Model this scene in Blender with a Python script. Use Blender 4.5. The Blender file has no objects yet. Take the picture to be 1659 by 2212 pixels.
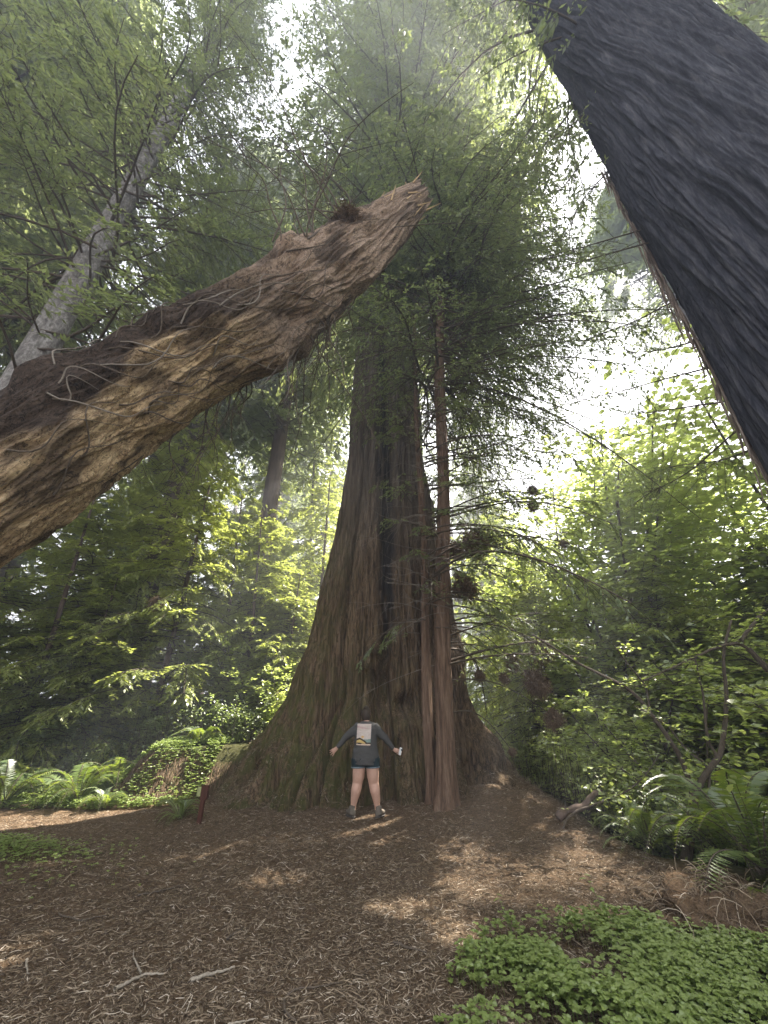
import bpy, math, numpy as np
from mathutils import Vector, Matrix
from mathutils.bvhtree import BVHTree
R_ = math.radians
sc = bpy.context.scene
COL = sc.collection

# ------------------------------------------------------------------ camera, world, sun, exposure
CAM_Z, PITCH = 1.7, 27.0
cd = bpy.data.cameras.new("camera")
cam = bpy.data.objects.new("camera", cd); COL.objects.link(cam)
cam.location = (0, 0, CAM_Z); cam.rotation_euler = (R_(90 + PITCH), 0, 0)
cd.sensor_fit = 'VERTICAL'; cd.sensor_height = 24.0
cd.lens = 24.0 * 831 / 2212.0
cd.clip_start = 0.05; cd.clip_end = 2000
sc.camera = cam

SUN_AZ, SUN_EL = 52.0, 54.0        # azimuth from +Y towards +X
SUN_DIR = np.array([math.cos(R_(SUN_EL)) * math.sin(R_(SUN_AZ)), math.cos(R_(SUN_EL)) * math.cos(R_(SUN_AZ)), math.sin(R_(SUN_EL))])
w = bpy.data.worlds.new("World"); sc.world = w; w.use_nodes = True
nt = w.node_tree; nt.nodes.clear()
sky = nt.nodes.new('ShaderNodeTexSky'); sky.sky_type = 'NISHITA'; sky.sun_disc = False
sky.sun_elevation = R_(SUN_EL); sky.sun_rotation = R_(SUN_AZ)
sky.dust_density = 3.0; sky.air_density = 1.0
hs = nt.nodes.new('ShaderNodeHueSaturation'); hs.inputs['Saturation'].default_value = 0.62
bg = nt.nodes.new('ShaderNodeBackground'); bg.inputs['Strength'].default_value = 0.05
wo = nt.nodes.new('ShaderNodeOutputWorld')
nt.links.new(sky.outputs[0], hs.inputs['Color'])
lim = nt.nodes.new('ShaderNodeMix'); lim.data_type = 'RGBA'; lim.blend_type = 'DARKEN'; lim.inputs[0].default_value = 1.0
lim.inputs[7].default_value = (4.6, 4.6, 4.75, 1)       # thin bright overcast: the glare round the sun levels off
thin = nt.nodes.new('ShaderNodeMix'); thin.data_type = 'RGBA'; thin.inputs[0].default_value = .7; thin.inputs[7].default_value = (4.8, 5.0, 5.5, 1)
nt.links.new(hs.outputs[0], thin.inputs[6]); nt.links.new(thin.outputs[2], lim.inputs[6]); nt.links.new(lim.outputs[2], bg.inputs['Color']); nt.links.new(bg.outputs[0], wo.inputs['Surface'])
ld = bpy.data.lights.new("sun", 'SUN'); ld.energy = 5.0; ld.angle = R_(0.5); ld.color = (1.0, 0.93, 0.84)
sun = bpy.data.objects.new("sun", ld); COL.objects.link(sun)
sun.rotation_euler = Vector(SUN_DIR).to_track_quat('Z', 'Y').to_euler(); sun.location = (20, 20, 40)
sc.view_settings.view_transform = 'Standard'; sc.view_settings.look = 'None'
sc.view_settings.exposure = 3.42; sc.view_settings.gamma = 1.0
sc.render.engine = 'CYCLES'
cy = sc.cycles
cy.max_bounces = 10; cy.diffuse_bounces = 7; cy.transmission_bounces = 8; cy.glossy_bounces = 2; cy.volume_bounces = 0
cy.transparent_max_bounces = 4; cy.use_denoising = True
cy.sample_clamp_indirect = 3.0; cy.caustics_reflective = False; cy.caustics_refractive = False
cy.volume_step_rate = 1.0

# ------------------------------------------------------------------ measuring helpers: pixel of the photo (1659 x 2212) -> world ray
CT, ST = math.cos(R_(PITCH)), math.sin(R_(PITCH))
def ray(u, v):
    x = (u - 829.5) / 831.0; y = -(v - 1106.0) / 831.0
    return np.array([x, CT - ST * y, ST + CT * y])
O = np.array([0, 0, CAM_Z])
def atY(u, v, Y):
    d = ray(u, v); return O + d * (Y / d[1])
def atD(u, v, D):
    return O + ray(u, v) * D
def atG(u, v, z=0.0):
    d = ray(u, v); return O + d * ((z - CAM_Z) / d[2])
def project(P):
    P = np.asarray(P) - O
    f = P[..., 1] * CT + P[..., 2] * ST; up = -P[..., 1] * ST + P[..., 2] * CT
    f = np.where(f < 1e-3, 1e-3, f)
    return 829.5 + 831 * P[..., 0] / f, 1106 - 831 * up / f

# ------------------------------------------------------------------ noise
def _h(ix, iy, iz, seed):
    n = (ix.astype(np.int64) * 374761393 + iy.astype(np.int64) * 668265263 + iz.astype(np.int64) * 2147483647 + seed * 974634777) & 0xFFFFFFFF
    n = ((n ^ (n >> 13)) * 1274126177) & 0xFFFFFFFF
    n = ((n ^ (n >> 16)) * 2246822519) & 0xFFFFFFFF
    return ((n ^ (n >> 15)) & 0xFFFFFF) / float(0xFFFFFF)
def vnoise(x, y, z, seed=0):
    x, y, z = np.broadcast_arrays(np.asarray(x, float), np.asarray(y, float), np.asarray(z, float))
    ix, iy, iz = np.floor(x), np.floor(y), np.floor(z)
    fx, fy, fz = x - ix, y - iy, z - iz
    fx = fx * fx * (3 - 2 * fx); fy = fy * fy * (3 - 2 * fy); fz = fz * fz * (3 - 2 * fz)
    r = 0
    for dx in (0, 1):
        for dy in (0, 1):
            for dz in (0, 1):
                wgt = (fx if dx else 1 - fx) * (fy if dy else 1 - fy) * (fz if dz else 1 - fz)
                r = r + wgt * _h(ix + dx, iy + dy, iz + dz, seed)
    return r * 2 - 1
def fbm(x, y, z, oct=4, seed=0):
    s, a, f, t = 0, 1.0, 1.0, 0
    for o in range(oct):
        s = s + a * vnoise(x * f, y * f, z * f, seed + o); t += a; a *= .5; f *= 2.03
    return s / t
def ss(a, b, x):
    t = np.clip((x - a) / (b - a), 0, 1); return t * t * (3 - 2 * t)
def unit(v):
    return v / np.maximum(np.linalg.norm(v, axis=-1, keepdims=True), 1e-9)

# ------------------------------------------------------------------ objects
def tag(o, label=None, cat=None, group=None, kind=None):
    if label: o['label'] = label
    if cat: o['category'] = cat
    if group: o['group'] = group
    if kind: o['kind'] = kind
    return o
def empty(name, loc, label, cat, group=None, rz=0.0):
    o = bpy.data.objects.new(name, None); COL.objects.link(o)
    o.location = tuple(loc); o.rotation_euler = (0, 0, rz); o.empty_display_size = .2
    return tag(o, label, cat, group)
def link(name, mesh, parent=None, loc=None):
    o = bpy.data.objects.new(name, mesh); COL.objects.link(o)
    if parent is not None: o.parent = parent
    if loc is not None: o.location = tuple(loc)
    return o
def copy_tree(o, parent=None):
    c = o.copy(); COL.objects.link(c)
    if parent is not None: c.parent = parent
    for ch in list(o.children): copy_tree(ch, c)
    return c
class MB:
    """collects quads; builds one mesh"""
    def __init__(s): s.v = []; s.f = []; s.n = 0; s.m = []; s.sm = []; s.at = {}
    def add(s, V, F, mat=0, smooth=False, **at):
        V = np.asarray(V, float).reshape(-1, 3); F = np.asarray(F, np.int64).reshape(-1, 4)
        s.v.append(V); s.f.append(F + s.n); s.n += len(V)
        s.m.append(np.full(len(F), mat) if np.isscalar(mat) else np.asarray(mat)); s.sm.append(np.full(len(F), smooth))
        for k in set(list(s.at) + list(at)):
            if k not in s.at: s.at[k] = [np.zeros(s.n - len(V))] if s.n > len(V) else []
            s.at[k].append(np.asarray(at[k], float).ravel() if k in at else np.zeros(len(V)))
        return s
    def mesh(s, name, mats, offset=None):
        V = np.concatenate(s.v); F = np.concatenate(s.f)
        if offset is not None: V = V - np.asarray(offset)
        me = bpy.data.meshes.new(name)
        me.vertices.add(len(V)); me.vertices.foreach_set('co', V.astype(np.float32).ravel())
        me.loops.add(len(F) * 4); me.loops.foreach_set('vertex_index', F.astype(np.int32).ravel())
        me.polygons.add(len(F)); me.polygons.foreach_set('loop_start', (np.arange(len(F)) * 4).astype(np.int32))
        try: me.polygons.foreach_set('loop_total', np.full(len(F), 4, np.int32))
        except Exception: pass
        me.polygons.foreach_set('material_index', np.concatenate(s.m).astype(np.int32))
        me.polygons.foreach_set('use_smooth', np.concatenate(s.sm).astype(bool))
        for m in (mats if isinstance(mats, (list, tuple)) else [mats]): me.materials.append(m)
        for k, a in s.at.items():
            A = me.attributes.new(k, 'FLOAT', 'POINT'); A.data.foreach_set('value', np.concatenate(a).astype(np.float32))
        me.update(calc_edges=True); me.validate()
        return me

def tubes(P, Rr, sides=5, caps=True):
    """P (B,m,3), Rr (B,m) -> verts, quads"""
    P = np.asarray(P, float); Rr = np.asarray(Rr, float)
    if P.ndim == 2: P = P[None]; Rr = Rr[None]
    B, m, _ = P.shape
    T = np.gradient(P, axis=1); T = unit(T)
    avg = unit(P[:, -1] - P[:, 0] + 1e-6)
    ref = np.where(np.abs(avg[:, 2:3]) > .8, np.array([[1., 0, 0]]), np.array([[0, 0, 1.]]))[:, None, :]
    N = unit(np.cross(T, np.broadcast_to(ref, T.shape))); Bn = np.cross(T, N)
    a = np.linspace(0, 2 * np.pi, sides, endpoint=False)
    V = P[:, :, None, :] + Rr[:, :, None, None] * (np.cos(a)[None, None, :, None] * N[:, :, None, :] + np.sin(a)[None, None, :, None] * Bn[:, :, None, :])
    i = np.arange(m - 1)[:, None] * sides; j = np.arange(sides)[None]; j2 = (j + 1) % sides
    q = np.stack([i + j, i + j2, i + sides + j2, i + sides + j], -1).reshape(-1, 4)
    F = (q[None] + (np.arange(B) * m * sides)[:, None, None]).reshape(-1, 4)
    return V.reshape(-1, 3), F
def kites(C, D, N, L, W, k=.45):
    """leaf quads: base C, direction D, normal N"""
    D = unit(D); S = unit(np.cross(D, N)); L = np.asarray(L)[:, None] if np.ndim(L) else L; W = np.asarray(W)[:, None] if np.ndim(W) else W
    V = np.stack([C, C + D * L * k + S * W * .5, C + D * L, C + D * L * k - S * W * .5], 1).reshape(-1, 3)
    return V, np.arange(len(C) * 4).reshape(-1, 4)
def broad(C, D, N, L, W):
    """rounder leaf, two quads folded along the midrib"""
    D = unit(D); S = unit(np.cross(D, N)); U = np.cross(S, D)
    L = np.asarray(L)[:, None] * np.ones((1, 1)); W = np.asarray(W)[:, None] * np.ones((1, 1))
    up = U * W * .13
    V = np.stack([C, C + D * L * .28 + S * W * .48 + up, C + D * L * .68 + S * W * .36 + up, C + D * L,
                  C + D * L * .68 - S * W * .36 + up, C + D * L * .28 - S * W * .48 + up], 1).reshape(-1, 3)
    b = (np.arange(len(C)) * 6)[:, None]
    F = np.concatenate([b + np.array([[0, 1, 2, 3]]), b + np.array([[0, 3, 4, 5]])], 0)
    return V, F
def rot_z(D, a):
    c, s = np.cos(a), np.sin(a)
    return np.stack([D[..., 0] * c - D[..., 1] * s, D[..., 0] * s + D[..., 1] * c, D[..., 2]], -1)

# ------------------------------------------------------------------ materials
class G:
    def __init__(s, name):
        s.m = bpy.data.materials.new(name); s.m.use_nodes = True; s.t = s.m.node_tree; s.t.nodes.clear()
        s.out = s.t.nodes.new('ShaderNodeOutputMaterial')
    def n(s, typ, **kw):
        nd = s.t.nodes.new(typ)
        for k, v in kw.items():
            if k.startswith('_'): setattr(nd, k[1:], v)
            else:
                key = k.replace('__', ' ')
                s.put(nd.inputs[int(key[1:])] if key[0] == 'i' and key[1:].isdigit() else nd.inputs[key], v)
        return nd
    def put(s, sock, v):
        if isinstance(v, bpy.types.NodeSocket): s.t.links.new(v, sock)
        else: sock.default_value = v if not (isinstance(v, tuple) and len(v) == 3 and len(sock.default_value) == 4) else (*v, 1)
    def coord(s, scale=(1, 1, 1), kind='Object', rot=(0, 0, 0)):
        c = s.n('ShaderNodeTexCoord'); mp = s.n('ShaderNodeMapping'); s.t.links.new(c.outputs[kind], mp.inputs[0])
        mp.inputs['Scale'].default_value = scale; mp.inputs['Rotation'].default_value = rot
        return mp.outputs[0]
    def noise(s, vec, scale=5, detail=5, rough=.6, dist=0.0):
        n = s.n('ShaderNodeTexNoise', Scale=float(scale), Detail=float(detail), Roughness=rough, Distortion=dist)
        s.t.links.new(vec, n.inputs['Vector']); return n.outputs[0]
    def ramp(s, fac, stops):
        r = s.n('ShaderNodeValToRGB'); s.t.links.new(fac, r.inputs[0]); e = r.color_ramp.elements
        while len(e) < len(stops): e.new(.5)
        for k, (p, c) in enumerate(stops): e[k].position = p; e[k].color = (*c, 1) if len(c) == 3 else c
        return r.outputs[0]
    def mix(s, fac, a, b, mode='MIX'):
        m = s.n('ShaderNodeMix', _data_type='RGBA', _blend_type=mode)
        s.put(m.inputs[0], fac); s.put(m.inputs[6], a); s.put(m.inputs[7], b); return m.outputs[2]
    def math(s, op, a, b=0.0):
        m = s.n('ShaderNodeMath', _operation=op); s.put(m.inputs[0], a); s.put(m.inputs[1], b); return m.outputs[0]
    def attr(s, name):
        a = s.n('ShaderNodeAttribute', _attribute_name=name); return a.outputs['Fac']
    def bump(s, h, strength=.5, dist=.02):
        return s.n('ShaderNodeBump', Height=h, Strength=strength, Distance=dist).outputs[0]
    def bsdf(s, col, rough=.85, normal=None, spec=.25):
        b = s.n('ShaderNodeBsdfPrincipled'); s.put(b.inputs['Base Color'], col); s.put(b.inputs['Roughness'], rough)
        b.inputs['Specular IOR Level'].default_value = spec
        if normal is not None: s.put(b.inputs['Normal'], normal)
        s.t.links.new(b.outputs[0], s.out.inputs[0]); return b

def leaf_mat(name, a, b, ta, tb, trans=.5, gloss=.06):
    g = G(name)
    ge = g.n('ShaderNodeNewGeometry'); oi = g.n('ShaderNodeObjectInfo')
    big = g.noise(g.coord((1, 1, 1)), .55, 2, .5)
    f = g.math('ADD', g.math('MULTIPLY', ge.outputs['Random Per Island'], .6), g.math('MULTIPLY', big, .4))
    f2 = g.math('ADD', f, g.math('MULTIPLY', g.math('SUBTRACT', oi.outputs['Random'], .5), .25))
    c1 = g.mix(f2, a, b); c2 = g.mix(f2, ta, tb)
    d = g.n('ShaderNodeBsdfDiffuse', Color=c1); t = g.n('ShaderNodeBsdfTranslucent', Color=c2)
    m = g.n('ShaderNodeMixShader', Fac=trans); g.put(m.inputs[1], d.outputs[0]); g.put(m.inputs[2], t.outputs[0])
    gl = g.n('ShaderNodeBsdfGlossy', Color=(1, 1, 1, 1), Roughness=.42)
    m2 = g.n('ShaderNodeMixShader', Fac=gloss); g.put(m2.inputs[1], m.outputs[0]); g.put(m2.inputs[2], gl.outputs[0])
    g.t.links.new(m2.outputs[0], g.out.inputs[0]); return g.m
def island_mat(name, stops, rough=.9):
    g = G(name); ge = g.n('ShaderNodeNewGeometry')
    g.bsdf(g.ramp(ge.outputs['Random Per Island'], stops), rough, spec=.1); return g.m
def plain(name, col, rough=.8, spec=.25, bump=None):
    g = G(name); n = g.noise(g.coord(), 40, 4)
    c = g.mix(n, tuple(x * .8 for x in col), tuple(min(1, x * 1.2) for x in col))
    g.bsdf(c, rough, g.bump(n, .3, .004) if bump is None else None, spec); return g.m

M = {}
M['needle'] = leaf_mat('redwood_needles', (.11, .15, .065), (.19, .23, .09), (.22, .29, .09), (.38, .42, .13), .5)
M['needle_far'] = leaf_mat('far_needles', (.12, .155, .08), (.19, .225, .11), (.24, .30, .12), (.38, .43, .16), .5, .04)
M['needle_sun'] = leaf_mat('sunlit_young_needles', (.19, .235, .07), (.33, .36, .11), (.42, .50, .09), (.66, .70, .16), .57)  # bright young growth, with the sunlit glow also put into the colour
M['maple'] = leaf_mat('maple_leaves', (.20, .25, .08), (.32, .38, .12), (.46, .56, .12), (.68, .76, .20), .58, .08)
M['shrub'] = leaf_mat('shrub_leaves', (.11, .155, .055), (.20, .25, .085), (.26, .36, .08), (.46, .54, .14), .5, .1)
M['fern'] = leaf_mat('fern_leaves', (.09, .15, .035), (.16, .22, .05), (.20, .30, .03), (.38, .44, .05), .5, .1)
M['sorrel'] = leaf_mat('sorrel_leaves', (.16, .22, .06), (.26, .32, .09), (.28, .38, .08), (.42, .52, .12), .4, .05)
M['litter'] = island_mat('needle_litter', [(0, (.05, .036, .024)), (.35, (.135, .10, .066)), (.7, (.235, .18, .12)), (.93, (.33, .265, .19)), (1, (.55, .48, .38))])
M['dead'] = island_mat('dead_needles', [(0, (.07, .05, .032)), (.6, (.16, .11, .07)), (1, (.28, .20, .13))])
def twigmat():
    g = G('thin_bark'); n = g.noise(g.coord((20, 20, 4)), 3, 4)
    g.bsdf(g.ramp(n, [(.3, (.05, .038, .028)), (.7, (.14, .11, .08))]), .9, g.bump(n, .5, .003)); return g.m
M['twig'] = twigmat()
def pale():
    g = G('pale_dead_wood'); n = g.noise(g.coord((20, 20, 20)), 3, 4)
    g.bsdf(g.ramp(n, [(.3, (.20, .17, .13)), (.7, (.38, .33, .26))]), .8); return g.m
M['pale'] = pale()
def greytwig():
    g = G('grey_twig_bark'); n = g.noise(g.coord((20, 20, 20)), 3, 4)
    g.bsdf(g.ramp(n, [(.3, (.13, .11, .09)), (.7, (.26, .225, .18))]), .85); return g.m
M['greytwig'] = greytwig()
def bark_main():
    g = G('redwood_bark')
    v = g.coord((1, 1, 1))
    vs = g.coord((7, 7, .45))
    fine = g.noise(g.coord((22, 22, 1.2)), 2.2, 6, .65, .3)
    mid = g.noise(vs, 1.5, 6, .6, .5)
    big = g.noise(v, .6, 3)
    base = g.ramp(g.math('ADD', g.math('MULTIPLY', fine, .55), g.math('MULTIPLY', mid, .45)),
                  [(.32, (.028, .018, .012)), (.46, (.13, .088, .052)), (.58, (.23, .162, .10)), (.75, (.34, .26, .175))])
    crk = g.ramp(g.math('ABSOLUTE', g.math('SUBTRACT', g.noise(g.coord((9, 9, .55)), 2.0, 4, .6, .6), .5)), [(0, (.30, .28, .27)), (.05, (1, 1, 1))])
    base = g.mix(1.0, base, crk, 'MULTIPLY')
    grey = g.ramp(mid, [(.3, (.05, .042, .034)), (.6, (.19, .165, .135)), (.8, (.28, .25, .21))])
    c = g.mix(g.attr('grey'), base, grey)
    moss = g.math('MULTIPLY', g.attr('moss'), g.ramp(g.noise(g.coord((3, 3, 1.4)), 1.6, 6, .65), [(.40, (0, 0, 0)), (.58, (1, 1, 1))]))
    c = g.mix(g.math('MULTIPLY', moss, .85), c, g.mix(big, (.07, .075, .022), (.115, .115, .04)))
    c = g.mix(g.attr('char'), c, g.ramp(fine, [(.35, (.014, .014, .014)), (.7, (.07, .066, .062))]))
    h = g.math('ADD', g.math('ADD', fine, g.math('MULTIPLY', mid, .8)), g.math('MULTIPLY', crk, .5))
    g.bsdf(c, .95, g.bump(h, .9, .05), .1); return g.m
M['bark'] = bark_main()
def bark_simple(name, lo, mi, hi, sc_=(8, 8, .8), str_=.8):
    g = G(name); f = g.noise(g.coord(tuple(x * 3 for x in sc_)), 1.3, 6, .65, .4); m = g.noise(g.coord(sc_), 1.2, 4, .6, .6)
    h = g.math('ADD', g.math('MULTIPLY', f, .5), g.math('MULTIPLY', m, .5))
    g.bsdf(g.ramp(h, [(.35, lo), (.5, mi), (.66, hi)]), .95, g.bump(h, str_, .03), .1); return g.m
M['bark_slim'] = bark_simple('young_redwood_bark', (.045, .028, .018), (.14, .09, .06), (.25, .175, .12), (16, 16, 1.2))
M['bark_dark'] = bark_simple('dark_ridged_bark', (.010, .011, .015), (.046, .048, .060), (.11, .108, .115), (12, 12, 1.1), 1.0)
M['bark_rim'] = bark_simple('rim_lit_bark', (.10, .075, .06), (.26, .20, .16), (.45, .38, .32), (20, 20, 1.2))  # paler than the trunk: the sunlit edge is painted into this bark
M['bark_spruce'] = bark_simple('scaly_grey_bark', (.05, .047, .043), (.19, .175, .16), (.42, .40, .38), (7, 7, 3.8), 1.0)
M['bark_far'] = bark_simple('far_bark', (.06, .045, .035), (.13, .095, .075), (.19, .14, .11), (6, 6, .6), .5)
def logwood():
    g = G('weathered_wood')
    a, r = g.attr('along'), g.attr('around')
    cv = g.n('ShaderNodeCombineXYZ'); g.put(cv.inputs[0], g.math('MULTIPLY', a, 3.0)); g.put(cv.inputs[1], g.math('MULTIPLY', r, 7.0))
    n1 = g.noise(cv.outputs[0], 2.0, 9, .72, 2.6)
    cv2 = g.n('ShaderNodeCombineXYZ'); g.put(cv2.inputs[0], g.math('MULTIPLY', a, 9)); g.put(cv2.inputs[1], g.math('MULTIPLY', r, 30))
    n2 = g.noise(cv2.outputs[0], 1.6, 8, .7, 1.8)
    crk = g.ramp(g.math('ABSOLUTE', g.math('SUBTRACT', g.noise(cv.outputs[0], 3.4, 3, .55, 1.2), .5)), [(.0, (.18, .18, .18)), (.035, (1, 1, 1))])
    h = g.math('ADD', g.math('MULTIPLY', n1, .6), g.math('MULTIPLY', n2, .4))
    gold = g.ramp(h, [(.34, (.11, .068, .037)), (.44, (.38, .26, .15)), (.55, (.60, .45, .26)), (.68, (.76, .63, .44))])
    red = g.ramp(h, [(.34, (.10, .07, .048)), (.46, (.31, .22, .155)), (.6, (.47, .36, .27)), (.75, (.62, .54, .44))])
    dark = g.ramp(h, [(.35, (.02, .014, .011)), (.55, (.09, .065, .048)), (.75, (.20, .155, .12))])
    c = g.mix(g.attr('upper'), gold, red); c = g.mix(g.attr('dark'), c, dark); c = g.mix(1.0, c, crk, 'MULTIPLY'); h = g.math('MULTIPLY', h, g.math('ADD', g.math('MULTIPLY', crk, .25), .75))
    g.bsdf(c, .9, g.bump(h, 1.0, .05), .15); return g.m
M['log'] = logwood()
def groundmat():
    g = G('forest_floor')
    a = g.noise(g.coord((1, 1, 1)), 30, 6, .7); b = g.noise(g.coord((1, 1, 1)), 1.1, 3)
    st = g.noise(g.coord((1, 3, 1), rot=(0, 0, .6)), 38, 3, .6, 1.0)
    h = g.math('ADD', g.math('MULTIPLY', a, .5), g.math('MULTIPLY', st, .5))
    c = g.ramp(h, [(.34, (.04, .026, .016)), (.5, (.13, .085, .052)), (.64, (.23, .16, .105))])
    c = g.mix(g.math('MULTIPLY', b, .5), c, (.10, .075, .045))
    c = g.mix(g.attr('green'), c, g.ramp(a, [(.35, (.02, .025, .01)), (.6, (.06, .075, .025))]))
    g.bsdf(c, 1.0, g.bump(h, 1.0, .03), .05); return g.m
M['ground'] = groundmat()

# ------------------------------------------------------------------ terrain
def terrain(x, y):
    x = np.asarray(x, float); y = np.asarray(y, float)
    z = .26 * np.exp(-((x - .3) / 3.0) ** 2 - ((y - 11) / 2.9) ** 2) - .12
    z = z + .30 * np.exp(-((x - 2.4) / 1.1) ** 2 - ((y - 9.3) / 1.3) ** 2)
    xr = x - (3.25 + .18 * np.sin(y * 1.3) + .35 * ss(4.6, 2.5, y))
    z = z - 1.15 * ss(0, 3.2, xr) - .06 * np.clip(xr - 3, 0, 20)
    rise = ss(10.0, 11.1, y + .25 * np.sin(x * 2.1)) * ss(-6.7, -5.4, x) * ss(-2.2, -3.4, x)
    z = z + .95 * rise
    z = z + .35 * ss(10.4, 13.5, y) * ss(-5.0, -6.5, x) + .03 * np.clip(y - 14, 0, 30) * ss(6, 0, x)
    z = z + .22 * np.exp(-((x + 5.3) / 1.3) ** 2 - ((y - 6.3) / .8) ** 2)
    z = z + .42 * np.exp(-((x - 4.3) / .8) ** 2 - ((y - 5.2) / 1.3) ** 2)
    z = z + .05 * fbm(x * .7, y * .7, 0, 3, 5) + .018 * fbm(x * 5, y * 5, 0, 3, 9)
    return z
def build_ground():
    s = np.linspace(-1, 1, 620); xs = 7.5 * s + 142.5 * np.sign(s) * np.abs(s) ** 9
    t = np.linspace(0, 1, 620); ys = -1.0 + 14.5 * t + 136 * t ** 10
    ys = np.concatenate([np.array([-60., -25, -10, -4]), ys])
    X, Y = np.meshgrid(xs, ys); Z = terrain(X, Y)
    ny, nx = X.shape
    i = np.arange(ny - 1)[:, None] * nx; j = np.arange(nx - 1)[None]
    F = np.stack([i + j, i + j + 1, i + nx + j + 1, i + nx + j], -1).reshape(-1, 4)
    green = np.maximum(ss(3.3, 4.2, X), np.maximum(ss(12, 14, Y), ss(10.2, 10.8, Y) * ss(-3.9, -4.6, X)))
    green = np.maximum(green, .75 * ss(9.8, 10.2, Y) * ss(-3.0, -3.5, X))
    mb = MB().add(np.stack([X, Y, Z], -1), F, 0, True, green=green)
    o = link('ground', mb.mesh('ground', M['ground'])); tag(o, 'brown forest floor of needle duff and soil', kind='structure')
build_ground()

SUN_TARGETS = []      # places the photograph shows in direct sun: crown gaps towards the sun above them
def tgt(u, v, r, z=0.0, keep=.0): SUN_TARGETS.append((atG(u, v, z), r, keep))
for a in ((795, 1800, .20), (800, 1775, .12), (600, 1875, .16), (655, 1858, .13), (700, 1842, .09), (1010, 1830, .13), (1030, 1870, .22), (1110, 1880, .20), (1170, 1885, .22), (1230, 1900, .16),
          (870, 1925, .12), (820, 1920, .09), (1260, 1840, .12), (1350, 1870, .15), (990, 1975, .12), (60, 1790, .9), (220, 1780, .6), (330, 1770, .45), (420, 1765, .25),
          (0, 2010, .2), (1370, 1950, .2)): tgt(a[0], a[1], a[2] * 1.6)
for p, r in (((-6.2, 10.6, .4), 1.5), ((-4.8, 11.3, .9), .9), ((-8.5, 12, .6), 2.0), ((-10, 18, 6), 5.0), ((-4, 22, 7), 4.5), ((3.3, 9.5, 0.4), .2), ((5.1, 3.9, 9), .9), ((5.1, 3.9, 6.3), .8)):
    SUN_TARGETS.append((np.array(p), r, .12))
for p, r in (((8, 12, 3), 3.8), ((11, 16, 6), 5.0), ((6, 7.5, 1.2), 2.0), ((7, 20, 5), 4.0), ((15, 14, 8), 3.5), ((10, 8.5, 3), 2.6), ((6.5, 10, 1.5), 2.2), ((4.3, 5.2, .6), 1.3)): SUN_TARGETS.append((np.array(p), r, .06))
SUN_TARGETS.append((np.array([.36, 8.55, 1.0]), .16, .0)); SUN_TARGETS.append((np.array([.22, 8.6, .45]), .12, .0))
def sun_mask(C, rng, extra=0.0):
    """keep mask: False where the crown lets a shaft of sun through"""
    keep = np.ones(len(C), bool); rr = rng.random(len(C))
    for P, r, k in SUN_TARGETS:
        d = C - P; t = d @ SUN_DIR
        q = np.linalg.norm(d - t[:, None] * SUN_DIR, axis=1)
        keep &= ~((q < r + extra) & (t > .8) & (rr > k))
    return keep

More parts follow.
